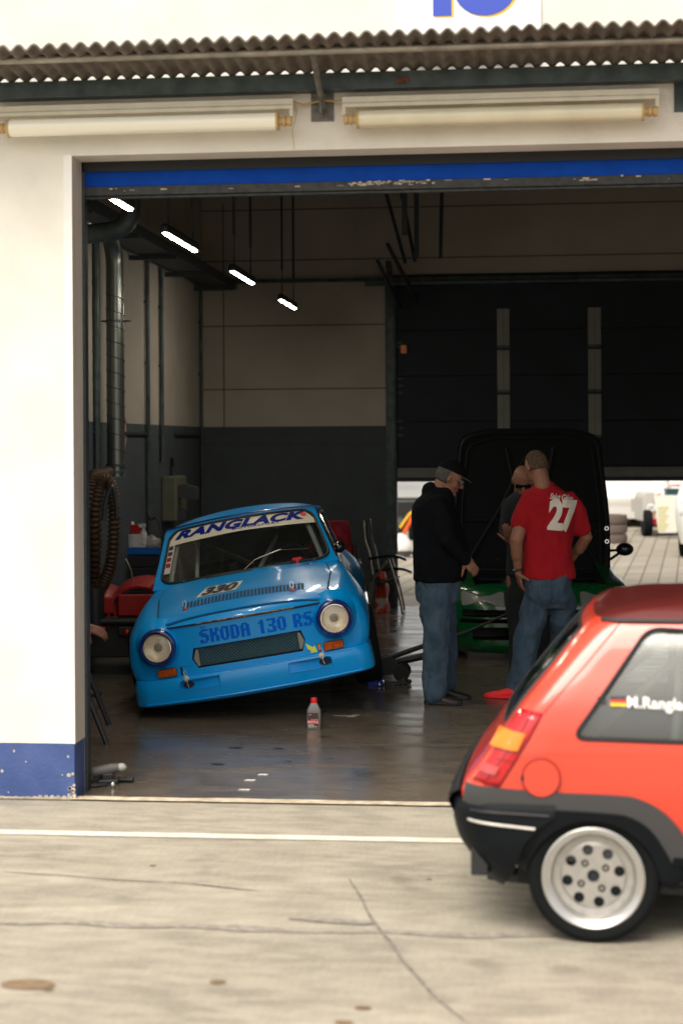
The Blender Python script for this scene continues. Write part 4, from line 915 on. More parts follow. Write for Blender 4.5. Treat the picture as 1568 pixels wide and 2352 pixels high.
# cabin
def cab(t, v, off=0.0):
    hw = .715 + (.60 - .715) * v; x = t * hw; y = 1.13 + (1.66 - 1.13) * v + .10 * t * t; z = .915 + (1.31 - .915) * v + .035 * (1 - t * t) * v + .015 * (1 - t * t) * (1 - v)
    return V((x, y - off * .56, z + off * .83))
def rr2(t0, t1, v0, v1, rt, rv, n=6):
    out = []
    for cx_, cy_, a0 in ((t1 - rt, v1 - rv, 0), (t0 + rt, v1 - rv, pi / 2), (t0 + rt, v0 + rv, pi), (t1 - rt, v0 + rv, 3 * pi / 2)):
        for k in range(n + 1): a = a0 + pi / 2 * k / n; out.append((cx_ + rt * cos(a), cy_ + rv * sin(a)))
    return out
def annulus(bm, inner, outer, fn, n=4):
    R = [[fn(a[0] + (c[0] - a[0]) * k / n, a[1] + (c[1] - a[1]) * k / n) for a, c in zip(inner, outer)] for k in range(n + 1)]
    rings(bm, [r + [r[0]] for r in R], closed=False); return bm
wi = resamp(rr2(-.925, .925, .03, .95, .15, .16), .06)
def outr(p, t0=-1, t1=1, v0=-.04, v1=1.0, c=(0, .5)):
    dx, dy = p[0] - c[0], p[1] - c[1]; k = min((t1 - c[0]) / dx if dx > 1e-6 else (t0 - c[0]) / dx if dx < -1e-6 else 9, (v1 - c[1]) / dy if dy > 1e-6 else (v0 - c[1]) / dy if dy < -1e-6 else 9); return (c[0] + dx * k, c[1] + dy * k)
def addcorners(inner, outer_fn): return [outer_fn(p) for p in inner]
b = BM(); annulus(b, wi, addcorners(wi, outr), cab)
def side(sx, s, v, off=0):   # s 0..1 along the cabin, v 0..1 up
    hw = .715 + (.60 - .715) * v; yf = 1.23 + .53 * v; yb = 3.02 + (2.62 - 3.02) * v; x = hw + .03 * sin(pi * s); z = 0
    if v > .999: x = .60
    return V((sx * (x + off), yf + (yb - yf) * s, .915 + (1.31 - .915) * v - .02 * s if v > 0 else .87))
si = resamp(rr2(.05, .80, .08, .90, .06, .15), .08)
for sx in (-1, 1): annulus(b, si, [outr(p, 0, 1, 0, 1, (.42, .5)) for p in si], lambda s, v: side(sx, s, v))
def rear(t, v): hw = .715 + (.60 - .715) * v; return V((t * hw, 3.02 + (2.62 - 3.02) * v - .08 * t * t + .08, .90 + (1.29 - .90) * v))
ri = resamp(rr2(-.85, .85, .12, .9, .15, .15), .08); annulus(b, ri, [outr(p, -1, 1, 0, 1) for p in ri], rear)
R = []
for k in range(13):
    q = k / 12; row = []
    for i in range(21):
        t_ = -1 + i / 10; f_ = cab(t_, 1); e_ = rear(t_, 1); p = f_.lerp(e_, q); p.z += .045 * (1 - t_ * t_) * sin(pi * q) + .025 * sin(pi * q) * (1 - abs(t_) ** 6); row.append(p)
    R.append(row)
rings(b, R, closed=False)
cbn = obj('cabin', b, [blueM, black], bc, angle=40, weld=.002)
s = cbn.modifiers.new('s', 'SOLIDIFY'); s.thickness = .018; s.offset = -1; s.material_offset = 0; evalmesh(cbn)
cc_ = V((0, 2.1, 1.02))
for f in cbn.data.polygons:
    if f.normal.dot(cc_ - f.center) > 0: f.material_index = 1
if 1: pass
if 1: pass; cbn.data.shade_smooth(); cbn.data.set_sharp_from_angle(angle=radians(40))
b = BM(); tube(b, [cab(*p, .004) for p in wi], .011, 8, closed=True); obj('screen_seal', b, black, cbn)
b = BM(); patch(b, wi, lambda u, v: cab(u, v, -.004), 8); wsn = obj('windscreen', b, wglass, cbn)
b = BM(); patch(b, ri, rear, 4); obj('rear_screen', b, wglass, cbn)
for sx in (-1, 1):
    b = BM(); patch(b, si, lambda s, v: side(sx, s, v, -.003), 5); sw_ = obj('side_window', b, wglass, cbn)
    b = BM(); tube(b, [side(sx, *p, .003) for p in si], .008, 6, closed=True); obj('window_frame', b, chrome, sw_)
# sun strip and its writing
def strip_v(u): return .745 + .0 * u
b = BM(); R = []
for k in range(5):
    row = []
    for i in range(41):
        t_ = -.92 + i * 1.84 / 40; v1 = .94 - .13 * max(0, (abs(t_) - .78) / .12) ** 2.2; v0 = .725 - .03 * abs(t_); row.append(cab(t_, v0 + (v1 - v0) * k / 4, .002))
    R.append(row)
rings(b, R, closed=False); ss = obj('sun_strip', b, cream, wsn, smooth=True)
cabt = lambda off: (lambda u, v: cab(u / .595, v / .66, off))
b = BM(); tris(b, [[(x - .0, y + .565) for x, y in p] for p in text2d('RANGLACK', .084, .060, .35, 1.42, 1.08)], cabt(.004)); obj('banner_text', b, navytext, ss, smooth=False)
b = BM(); tris(b, [[(x + .11, y + .508) for x, y in p] for p in text2d('MOTORSPORT', .020, .03, 0, 1.6, 1.25)], cabt(.0045)); obj('banner_small_text', b, navytext, ss, smooth=False)
b = BM(); patch(b, [(.478 + .022 * cos(k * pi / 10), .572 + .022 * sin(k * pi / 10)) for k in range(20)], cabt(.0055), 2); obj('red_dot', b, mat('dot_red', (.8, .03, .02), .5), ss, smooth=False)
# class stickers down the left edge of the screen
b = BM(); flat2d(b, [[(-.545, .47), (-.495, .475), (-.500, .14), (-.545, .14)]], cabt(.002), .04); sk = obj('sticker_strip', b, mat('sticker_white', (.52, .50, .46), .5), wsn, smooth=False)
for i, c_ in enumerate(((.03, .035, .05), (.035, .04, .05), (.25, .01, .02), (.28, .01, .015))):
    z = .41 - i * .066; b = BM(); flat2d(b, [[(-.538, z), (-.506, z), (-.506, z + .045), (-.538, z + .045)]], cabt(.0035), .04); obj('sticker', b, mat('sticker_%d' % i, c_, .5), sk, smooth=False)
# wiper
b = BM(); tube(b, [cab(-.05, -.01, .012), cab(.12, .14, .030), cab(.42, .26, .022)], .004, 6); wp = obj('wiper', b, chrome, cbn)
b = BM(); tube(b, [cab(.16, .20, .014), cab(.42, .255, .014), cab(.72, .21, .014)], .0045, 6); obj('wiper_blade', b, black, wp)
b = BM(); lathe(b, [(0, 0), (.018, 0), (.014, .022), (0, .024)], Matrix.Translation(cab(-.05, -.02, .0)), 12); obj('wiper_pivot', b, steel, wp)
b = BM(); p = cab(.56, .03, .01); box(b, p.x - .035, p.x + .035, p.y - .008, p.y + .006, p.z + .012, p.z + .03); box(b, p.x - .01, p.x + .01, p.y - .01, p.y + .006, p.z - .02, p.z + .02); obj('tow_tag', b, redtext, cbn, smooth=False)
for t_ in (-.66, .74): b = BM(); p = cab(t_, .0, .01); box(b, p.x - .009, p.x + .009, p.y - .012, p.y + .006, p.z - .02, p.z + .02); obj('screen_clip', b, steel_g, cbn, smooth=False)
# interior
cage = mat('cage_tube', (.50, .52, .50), .45, .1)
b = BM()
for sx in (-1, 1):
    tube(b, spline([(sx * .58, 1.28, .60), (sx * .585, 1.34, .92), (sx * .50, 1.74, 1.24), (sx * .50, 2.35, 1.27)], 8), .02, 10)
tube(b, [(-.50, 1.74, 1.24), (.50, 1.74, 1.24)], .02, 10); tube(b, spline([(-.62, 2.4, .45), (-.60, 2.4, .95), (-.50, 2.4, 1.26), (.50, 2.4, 1.26), (.60, 2.4, .95), (.62, 2.4, .45)], 8), .02, 10)
tube(b, [(.02, 1.45, .82), (.36, 2.35, 1.26)], .018, 10); tube(b, [(-.45, 1.38, .60), (-.36, 1.85, 1.25)], .018, 10); tube(b, [(-.5, 2.4, 1.2), (.4, 3.0, .6)], .02, 8)
obj('roll_cage', b, cage, bc)
b = BM(); tube(b, spline([(.335, 1.98, .62), (.33, 2.02, .95), (.33, 2.06, 1.18)], 4), .001, 4)
o_ = rounded([(-.25, .5), (.25, .5), (.27, .95), (.20, 1.17), (-.20, 1.17), (-.27, .95)], .09, 5); rings(b, [[V((.30 + u * k, 2.02 + (v - .8) * .2 + d, .8 + (v - .8) * k)) for u, v in o_] for k, d in ((.9, -.05), (1, -.03), (1, .04), (.9, .07))])
st = obj('seat', b, mat('seat_cloth', (.012, .013, .015), .95), bc)
b = BM(); tris(b, [[(x + .30, y + 1.04) for x, y in p] for p in text2d('Sabelt', .040, .01, .1)], lambda u, v: V((u, 1.965 + (v - .8) * .2, v))); obj('seat_writing', b, mat('faded_print', (.16, .16, .16), .8), st, smooth=False)
b = BM(); box(b, -.62, .62, 1.25, 1.45, .60, .90); tube(b, [(-.1, 1.42, .9), (-.1, 1.42, .98)], .03, 10); box(b, -.14, -.06, 1.46, 1.5, .93, 1.0); box(b, -.62, .62, 1.4, 3.0, .40, .44); obj('dashboard', b, mat('dash', (.010, .011, .012), .8), bc, smooth=False, bevel=.02)
b = BM(); lathe(b, [(.14, -.012), (.165, 0), (.14, .012), (.13, 0), (.14, -.012)], Matrix.Translation((.32, 1.62, .93)) @ Matrix.Rotation(radians(65), 4, 'X'), 28); box(b, .18, .46, 1.6, 1.62, .92, .94); obj('steering_wheel', b, blackpl, bc)
b = BM(); ball(b, (.50, 1.95, .98), (.05, .06, .06), n=14); obj('red_belt_pad', b, redpl, bc)
b = BM(); box(b, -.12, .10, 1.80, 1.83, 1.20, 1.255); obj('mirror', b, black, bc, smooth=False, bevel=.01)
b = BM(); tube(b, [(-.1, 3.2, .95), (-.1, 3.2, 1.2)], .02, 8); 
b.free()
# wheels: left pair carries the car, right pair hangs
def wheel(par, M, r, wd, rimr, rimmat, name='wheel'):
    b = BM(); w2 = wd / 2
    lathe(b, [(rimr, -w2 * .9), (rimr + .02, -w2), (r - .035, -w2 * 1.02), (r - .008, -w2 * .86), (r, -w2 * .6), (r, w2 * .6), (r - .008, w2 * .86), (r - .035, w2 * 1.02), (rimr + .02, w2), (rimr, w2 * .9), (rimr - .01, 0), (rimr, -w2 * .9)], M, 48)
    t = obj(name, b, tyre, par)
    b = BM(); lathe(b, [(rimr + .004, w2 * .9), (rimr, w2 * .96), (rimr - .015, w2 * .9), (rimr - .02, w2 * .2), (.05, w2 * .1), (.04, w2 * .35), (0, w2 * .35)], M, 40); obj('rim', b, rimmat, t); return t
for sx, yw, zc in ((1, .78, .30), (1, 3.18, .34), (-1, .78, .44), (-1, 3.18, .44)):
    M = Matrix.Translation((sx * .79, yw, zc)) @ Matrix.Rotation(sx * pi / 2, 4, 'Y')
    if sx < 0: M = M @ Matrix.Rotation(radians(-9), 4, 'X') if False else M
    wheel(bc, M, .285 if sx > 0 else .265, .20, .17, rimm)
# flanks, rear arch trim, mirror
b = BM(); lathe(b, [(.345, .872), (.375, .885), (.375, .90), (.345, .90)], TR((0, 3.18, .37), 0, pi / 2), 60); bmesh.ops.delete(b, geom=[v for v in b.verts if v.co.z < .3], context='VERTS'); obj('arch_lip', b, chrome, body)
t_ = BM(); box(t_, .60, .70, 1.32, 1.36, .96, .98); ball(t_, (.73, 1.33, .99), (.05, .04, .045), n=12); obj('side_mirror', t_, blackgl, bc)
b = BM(); sf = projector(bvhB, lambda u, v: (1.5, u, v), (-1, 0, 0), .003); flat2d(b, [[(1.0, .70), (1.15, .70), (1.12, .78), (.98, .78)]], sf, .05)
for k in range(3): pass
obj('side_vent', b, black, body, smooth=False)
b = BM(); flat2d(b, [[(1.4, .5), (2.3, .5), (2.2, .78), (1.5, .78)]], sf, .08); obj('door_decal', b, mat('decal_green', (.10, .30, .18), .4, col2=(.6, .6, .55), vs=6), body, smooth=False)
b = BM(); tube(b, [cab(.985, v / 10, .012) for v in range(11)], .010, 8); obj('rain_gutter', b, chrome, cbn)
b = BM(); tube(b, [V((x / 20 * .60, 1.655 + .1 * (x / 20) ** 2, 1.318 + .036 * (1 - (x / 20) ** 2))) for x in range(-20, 21)], .006, 6); obj('roof_gutter', b, navy, cbn)

# floor jack with handle, blue stand, wheel brace
j0 = G(895, 1562); t = thing('floor_jack', 'black trolley jack with long handle lifting the blue car', 'jack', (j0.x, j0.y, 0), radians(0))
b = BM(); 
for y in (-.07, .07): prism(b, [(-.45, .05), (.02, .05), (.10, .10), (.02, .20), (-.2, .17), (-.45, .11)], y - .006, y + .006, XZ)
box(b, -.42, .0, -.07, .07, .07, .11); obj('chassis', b, blackpl, t, smooth=False, bevel=.005)
b = BM(); tube(b, [(-.05, 0, .16), (.25, .02, .265), (.62, .05, .38)], [.022, .02, .016], 10); tube(b, [(.60, .05, .375), (1.02, .09, .56)], .011, 8); obj('handle', b, black, t)
b = BM(); tube(b, [(.02, .06, .13), (.30, .08, .19)], .03, 8); obj('arm', b, blackpl, t)
for x, r_ in ((.10, .065), (-.42, .05)):
    b = BM(); lathe(b, [(0, -.11), (r_, -.11), (r_, .11), (0, .11)], TR((x, 0, r_), pi / 2), 24); obj('roller', b, black, t)
j1 = G(873, 1575); t = thing('axle_stand', 'small bright blue stand beside the wheel of the blue car', 'stand', (j1.x, j1.y, 0))
blues = mat('stand_blue', (.01, .06, .55), .4)
b = BM(); lathe(b, [(0, .0), (.02, .0), (.02, .02), (.026, .02), (.026, .06), (.016, .065), (.016, .09), (.027, .095), (.027, .13), (.014, .135), (.014, .16), (0, .165)], n=16); box(b, -.09, .03, -.03, .03, 0.0, .035); obj('post', b, blues, t)
b = BM(); tube(b, [(.012 + .018 * cos(q), -.05, .03 + .026 * sin(q)) for q in [k * pi / 8 for k in range(16)]], .005, 6, closed=True); obj('hook', b, chrome, t)
j2 = G(905, 1574); t = thing('wheel_wrench', 'dark ratchet wrench lying on the floor right of the blue stand', 'wrench', (j2.x, j2.y, .01))
b = BM(); tube(b, [(-.10, 0, .012), (.06, .01, .014)], .008, 8); obj('handle', b, steel_dk, t)
b = BM(); lathe(b, [(0, -.02), (.022, -.02), (.022, .02), (0, .02)], TR((.07, .01, .022), pi / 2), 12); ball(b, (.12, .02, .018), .018, n=10); ball(b, (.03, .0, .0), (.03, .03, .01), n=10); obj('wrench_head', b, steel_dk, t)

# chair with black armrests, plastic bag, red seat back
c0 = W(872, 1400, 18.2); t = thing('folding_chair', 'folding metal camping chair with black armrests near the rear doorway', 'chair', (c0.x, c0.y, 0), radians(-4))
S = lambda px, py, d=0: V(((px - 872) * 18.2 / FPX, d, HC - (py - 1018) * 18.2 / FPX))
ctm = mat('chair_tube', (.30, .27, .22), .3, .8)
for d in (0, .45):
    b = BM(); tube(b, spline([S(835, 1196, d), S(838, 1240, d), S(848, 1272, d), S(855, 1320, d)], 6), .014, 8); fr = obj('back_post', b, ctm, t)
for d, dz in ((0, 0), (.45, 36)):
    b = BM(); P = [S(848, 1284 + dz, d), S(890, 1278 + dz, d), S(915, 1279 + dz, d), S(934, 1286 + dz, d)]
    rings(b, [[p + V((0, u * .03, v * .016)) for u, v in ((-1, -1), (1, -1), (1, 1), (-1, 1))] for p in spline(P, 6)]); obj('armrest', b, blackgl, t)
for d, fx in ((0, 0), (.45, -8)):
    b = BM(); tube(b, spline([S(893 + fx, 1285, d), S(907 + fx, 1330, d), S(920 + fx, 1385, d), S(924 + fx, 1412, d)], 6), .013, 8); tube(b, [S(888 + fx, 1290, d), S(850 + fx, 1344, d), S(838 + fx, 1412, d)], .012, 8); obj('leg', b, fr.data.materials[0], t)
b = BM(); rings(b, [[S(px, py, d) for d in (0, .45)] for px, py in ((850, 1330), (880, 1338), (905, 1330))], closed=False); o = obj('seat', b, black, t); s = o.modifiers.new('s', 'SOLIDIFY'); s.thickness = .02
b = BM(); rings(b, [[S(px, py, d) for d in (.02, .43)] for px, py in ((836, 1200), (839, 1240), (849, 1272), (853, 1305))], closed=False); o = obj('backrest', b, mat('mesh_black', (.012, .013, .015), .9), t); s = o.modifiers.new('s', 'SOLIDIFY'); s.thickness = .01
c1 = W(878, 1403, 18.5); t = thing('carrier_bag', 'crumpled red and white plastic bag standing by the rear door frame', 'bag', (c1.x, c1.y, 0))
b = BM(); R = []
for k in range(15):
    z = k / 14 * .46; w_ = .075 * (1 - .55 * (k / 14) ** 2); R.append([V((w_ * cos(a) * (1 + .35 * noise.noise(V((cos(a) * 2, sin(a) * 2, z * 9)))), .06 * sin(a), z)) for a in [2 * pi * j / 20 for j in range(20)]])
rings(b, R); obj('bag_body', b, mat('bag_plastic', (.62, .60, .57), .35, col2=(.70, .06, .03), vs=5, stretch=(1, 1, 2.0), lo=.42, hi=.46), t, angle=80)
c2 = W(775, 1400, 16.6); t = thing('red_jacket_chair', 'dark chair draped with a red jacket behind the blue car roof', 'chair', (c2.x, c2.y, 0))
b = BM(); R = []
for k in range(12):
    z = .62 + k / 11 * .50; w_ = .16 * (1 - .35 * (k / 11) ** 3); R.append([V((w_ * cos(a) * (1 + .25 * noise.noise(V((cos(a) * 3, sin(a) * 2, z * 7)))), .07 * sin(a), z)) for a in [2 * pi * j / 24 for j in range(24)]])
rings(b, R); obj('jacket', b, mat('jacket_red', (.22, .006, .02), .8, var=.4, vs=12), t, angle=80)
b = BM(); box(b, -.2, .2, -.2, .2, .42, .46)
for x in (-.18, .18):
    for y in (-.18, .18): tube(b, [(x, y, 0), (x, y, .42 if y < 0 else .9)], .012, 6)
obj('chair_frame', b, blackpl, t)

# ============================================================ red hatchback in the foreground
rc = thing('hatchback', 'red hatchback with grey cladding and silver wheels driving past the garage', 'car', (0.279, 6.291, 0), radians(-4))
def shifted(bm, d): 
    for v in bm.verts: v.co += V(d)
    return bm
rk = [(.22, -.22, 3.0, .74, .12, .3), (.40, -.44, 3.03, .77, .12, .35), (.55, -.515, 3.02, .787, .10, .35), (.68, -.432, 2.97, .785, .09, .35), (.76, -.375, 2.62, .777, .08, .4), (.83, -.322, 2.16, .768, .08, .4), (.90, -.270, 2.02, .752, .08, .35),
      (1.05, -.147, 1.80, .69, .08, .3), (1.17, -.045, 1.60, .635, .09, .3), (1.215, .005, 1.48, .605, .10, .3), (1.245, .07, 1.38, .565, .12, .3), (1.262, .17, 1.25, .50, .14, .3)]
b = ringshell(BM(), rk, 44, bulge=.03, crown=.03); shifted(b, (0, .80, 0)); finish_bm(b); bvhR = BVHTree.FromBMesh(b)
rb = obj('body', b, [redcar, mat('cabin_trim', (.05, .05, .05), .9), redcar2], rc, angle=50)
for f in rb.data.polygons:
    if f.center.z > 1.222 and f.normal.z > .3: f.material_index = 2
qwin = rounded([(-.072, .776), (.52, .770), (.52, 1.168), (.212, 1.180)], [.05, .03, .03, .05], 6)
dwin = rounded([(.58, .770), (1.72, .790), (1.38, 1.165), (.58, 1.168)], .04, 5)
rwin = rounded([(.20, .80), (1.40, .80), (1.30, 1.165), (.30, 1.165)], .05, 5); fwin = rounded([(.16, .86), (1.44, .86), (1.32, 1.17), (.28, 1.17)], .05, 5)
cb = BM(); prism(cb, qwin, -.2, 1.9, XZ); prism(cb, dwin, -.2, 1.9, XZ); prism(cb, rwin, -1.0, .16, YZ); prism(cb, fwin, 1.42, 2.4, YZ)
for x in (0, 2.41): 
    for y0, y1 in ((-.2, .24), (1.36, 1.9)): lathe(cb, [(0, y0), (.252, y0), (.252, y1), (0, y1)], TR((x, 0, .222), -pi / 2), 48, caps=True)
cut(rb, cb, black, solid=.02)
cb = BM(); prism(cb, [(-1, -.1), (-.10, -.1), (-.10, .2), (-.25, .44), (-1, .44)], -.5, 2.2, XZ); cut(rb, cb, black)
lat = lambda off: projector(bvhR, lambda u, v: (u, -1, v), (0, 1, 0), off)
far = lambda off: projector(bvhR, lambda u, v: (u, 3, v), (0, -1, 0), off)
rea = lambda off: projector(bvhR, lambda u, v: (-2, u, v), (1, 0, 0), off)
fro = lambda off: projector(bvhR, lambda u, v: (4, u, v), (-1, 0, 0), off)
def pane(name, outl, fn, m, par): b = BM(); patch(b, outl, fn, 6); return obj(name, b, m, par)
def rim_tube(name, outl, fn, r, m, par, n=8): b = BM(); tube(b, [fn(*p) for p in resamp(outl, .04)], r, n, closed=True); return obj(name, b, m, par)
qw = pane('quarter_window', resamp(qwin, .05), lat(-.010), qglass, rc); rim_tube('seal', qwin, lat(.0), .009, black, qw)
f2 = pane('far_quarter_window', resamp(qwin, .05), far(-.010), fglass, rc)
dw = pane('door_window', resamp(dwin, .05), lat(-.010), qglass, rc); rim_tube('seal', dwin, lat(.0), .009, black, dw)
pane('far_door_window', resamp(dwin, .05), far(-.010), fglass, rc)
rw = pane('rear_window', resamp(rwin, .05), rea(-.004), dglass, rc); rim_tube('seal', rwin, rea(.0), .008, black, rw)
pane('windscreen', resamp(fwin, .05), fro(-.006), wglass, rc)
# window lettering: flag and name
gl = lat(.002); gl2 = lat(.0035)
for i, c_ in enumerate(((.01, .01, .01), (.55, .01, .01), (.75, .5, .02))):
    b = BM(); flat2d(b, [rect(.068, .128, .921 - i * .0115, .9325 - i * .0115)], gl, 1); obj('flag_stripe', b, mat('flag_%d' % i, c_, .5), qw, smooth=False)
b = BM(); P = text2d('M.Ranglack', .039, .028, 0, .98, 1.06); mn = min(p[0] for q in P for p in q); tris(b, [[(x - mn + .131, y + .915 - (x - mn) * .03) for x, y in p] for p in P], gl2); obj('window_lettering', b, white, qw, smooth=False)
b = BM(); flat2d(b, [rect(.018, .052, .907, .930)], gl, 1); obj('window_tab', b, black, qw, smooth=False)
# cladding
def strip2(name, U, L, fn, m, par, n=60, th=0):
    def at(C, t):
        d = [0]
        for p, q in zip(C, C[1:]): d.append(d[-1] + (V(q) - V(p)).length)
        s = t * d[-1]; k = max(i for i in range(len(d)) if d[i] <= s + 1e-9); k = min(k, len(C) - 2); return V(C[k]).lerp(V(C[k + 1]), (s - d[k]) / max(d[k + 1] - d[k], 1e-9))
    b = BM(); R = []
    for j in range(5): R.append([fn(*at(L, i / n).lerp(at(U, i / n), j / 4)) for i in range(n + 1)])
    rings(b, R, closed=False); o = obj(name, b, m, par, angle=50)
    if th: s = o.modifiers.new('s', 'SOLIDIFY'); s.thickness = th; s.offset = 0; evalmesh(o); o.data.shade_smooth(); o.data.set_sharp_from_angle(angle=radians(50))
    return o
def crv(P, n=6): return [tuple(p.xy) if hasattr(p, 'xy') else tuple(p) for p in spline([(x, y, 0) for x, y in P], n)]
U1 = crv([(-.475, .592), (-.35, .583), (-.165, .573), (.079, .569), (.169, .558), (.259, .512), (.333, .43), (.38, .33), (.42, .26)])
L1 = crv([(-.49, .512), (-.35, .512), (-.123, .506), (.06, .500), (.14, .488), (.215, .44), (.275, .35), (.31, .27), (.335, .20)])
strip2('grey_cladding', U1, L1, lat(.006), cladd, rb, th=.012)
ac = lambda a, r=.252: (r * cos(a), .222 + r * sin(a))
L2 = [ac(radians(a), .250) for a in range(175, -5, -5)]; U2 = crv([(-.36, .30), (-.34, .44), (-.25, .500), (-.123, .506), (.06, .500), (.14, .488), (.215, .44), (.275, .35), (.31, .27), (.335, .20)])
strip2('wheel_arch_flare', U2, L2, lat(.012), cladk, rb, th=.02)
strip2('sill_cladding', [(.30, .34), (1.0, .30), (2.1, .30)], [(.26, .19), (1.0, .16), (2.1, .16)], lat(.010), cladk, rb, th=.012)
strip2('side_stripe', [(.34, .415), (1.2, .40), (2.1, .40)], [(.31, .33), (1.2, .30), (2.1, .30)], lat(.005), cladd, rb, th=.01)
# seams
def seam(name, pts, fn, r, m, par): 
    b = BM(); P = []
    for a_, c_ in zip(pts, pts[1:]):
        k = max(2, int((V(c_) - V(a_)).length / .03)); P += [fn(*V(a_).lerp(V(c_), i / k)) for i in range(k)]
    P.append(fn(*pts[-1])); tube(b, P, r, 6); return obj(name, b, m, par)
dred = mat('seam_red', (.18, .012, .008), .6)
seam('pillar_seam', [(.103, 1.198), (-.030, 1.04), (-.112, .95), (-.182, .868)], lat(.0005), .0028, dred, rb)
seam('tail_seam', [(-.182, .868), (-.270, .595)], lat(.0005), .002, dred, rb) if 0 else None
ff = [(-.192 + .071 * cos(k * pi / 20), .627 + .071 * sin(k * pi / 20)) for k in range(40)]
fl = pane('fuel_flap', ff, lat(.0135), redcar, rb); rim_tube('flap_gap', ff, lat(.013), .0030, dred, fl)
b = BM(); patch(b, [(-.262 + .007 * cos(k), .625 + .012 * sin(k)) for k in [i * pi / 6 for i in range(12)]], lat(.016), 1); obj('flap_notch', b, black, fl)
b = BM(); tube(b, [lat(.006)(.035 + i * .05, 1.204 - .0 * i) for i in range(28)], .009, 8, ell=(1, 1)); obj('drip_rail', b, blackpl, rb)
# tail lamp
tl = [(-.270, .874), (-.186, .866), (-.236, .775), (-.300, .670), (-.352, .588), (-.452, .606), (-.40, .67), (-.335, .775)]
b = BM(); patch(b, resamp(tl, .04), lat(.007), 5); lm = obj('tail_lamp', b, lampred, rc); s = lm.modifiers.new('s', 'SOLIDIFY'); s.thickness = .012; s.offset = -1
b = BM(); patch(b, resamp([(-.338, .795), (-.250, .790), (-.280, .725), (-.375, .730)], .015), lat(.021), 4); obj('amber_section', b, lamporg, lm, smooth=False)
b = BM(); patch(b, resamp([(-.405, .668), (-.345, .664), (-.362, .632), (-.425, .638)], .015), lat(.021), 4); obj('reverse_section', b, mat('lamp_clear', (.50, .06, .06), .15, coat=.8), lm, smooth=False)
seam('lamp_divider', [(-.222, .872), (-.285, .765), (-.41, .596)], lat(.0085), .0016, dred, lm); seam('lamp_divider', [(-.362, .690), (-.295, .684)], lat(.0085), .0016, dred, lm)
rim_tube('lamp_edge', tl, lat(.004), .003, blackpl, lm, 6)
b = BM(); flat2d(b, [[(y_, z) for y_, z in rounded([(1.30, .60), (1.52, .60), (1.50, .87), (1.36, .87)], .02)]], rea(.004), 1); obj('tail_lamp', b, lampred, rc, smooth=False)
# bumper
bk = [(.185, -.40, .3, .70, .10, .1), (.22, -.425, .3, .765, .14, .1), (.29, -.475, .3, .80, .16, .1), (.36, -.525, .3, .812, .17, .1), (.44, -.548, .3, .815, .17, .1), (.495, -.556, .3, .812, .17, .1), (.525, -.545, .3, .80, .16, .1)]
b = BM(); R = [planring(bk[0][0] + (bk[-1][0] - bk[0][0]) * i / 24, *cr(bk, bk[0][0] + (bk[-1][0] - bk[0][0]) * i / 24), bulge=.05) for i in range(25)]; rings(b, R); shifted(b, (0, .80, 0)); finish_bm(b); bvhP = BVHTree.FromBMesh(b)
rbp = obj('rear_bumper', b, [cladk, cladk], rc, angle=50)
for k_ in range(2):
    cb = BM()
    if k_ == 0: box(cb, -.14, .6, -.3, 2, -.1, .8)
    else: prism(cb, [(-.335, .10), (.1, .10), (.1, .6), (-.139, .6), (-.139, .485), (-.20, .44), (-.255, .38), (-.285, .30), (-.30, .262), (-.345, .19)], -.3, 2, XZ)
    cut(rbp, cb, cladk)
blat = projector(bvhP, lambda u, v: (u, -1, v), (0, 1, 0), .004); brea = projector(bvhP, lambda u, v: (-2, u, v), (1, 0, 0), .004)
b = BM(); P = [blat(-.215 - i * .02, .437 + i * .0016) for i in range(13)] + [brea(.14 + i * .06, .460) for i in range(22)]; tube(b, P, .0055, 8); obj('bright_strip', b, mat('strip_alloy', (.65, .62, .58), .3, .4), rbp)
b = BM(); tube(b, [blat(-.16 - i * .02, .487 + .0006 * i) for i in range(16)], .006, 8); obj('bumper_edge', b, blackgl, rbp)
# dark rear moulding above the bumper
b = BM(); P = [rea(.012)(.10 + i * .07, .515) for i in range(21)]; rings(b, [[p + V((dx, 0, dz)) for p in P] for dx, dz in ((.0, -.045), (-.035, -.03), (-.045, .0), (-.03, .03), (0, .045))], closed=False); obj('tailgate_moulding', b, cladk, rc)
b = BM(); box(b, -.465, -.40, .05, .09, .235, .34); obj('tow_bracket', b, blackpl, rc, smooth=False, bevel=.004)
b = BM(); tube(b, [(-.20, .3, .17), (-.42, .32, .18)], .03, 12); obj('exhaust_tip', b, steel_dk, rc)
b = BM(); box(b, .25, 2.2, .1, 1.5, .18, .26); box(b, -.3, 2.8, .25, 1.35, .16, .5); obj('underbody', b, black, rc, smooth=False)
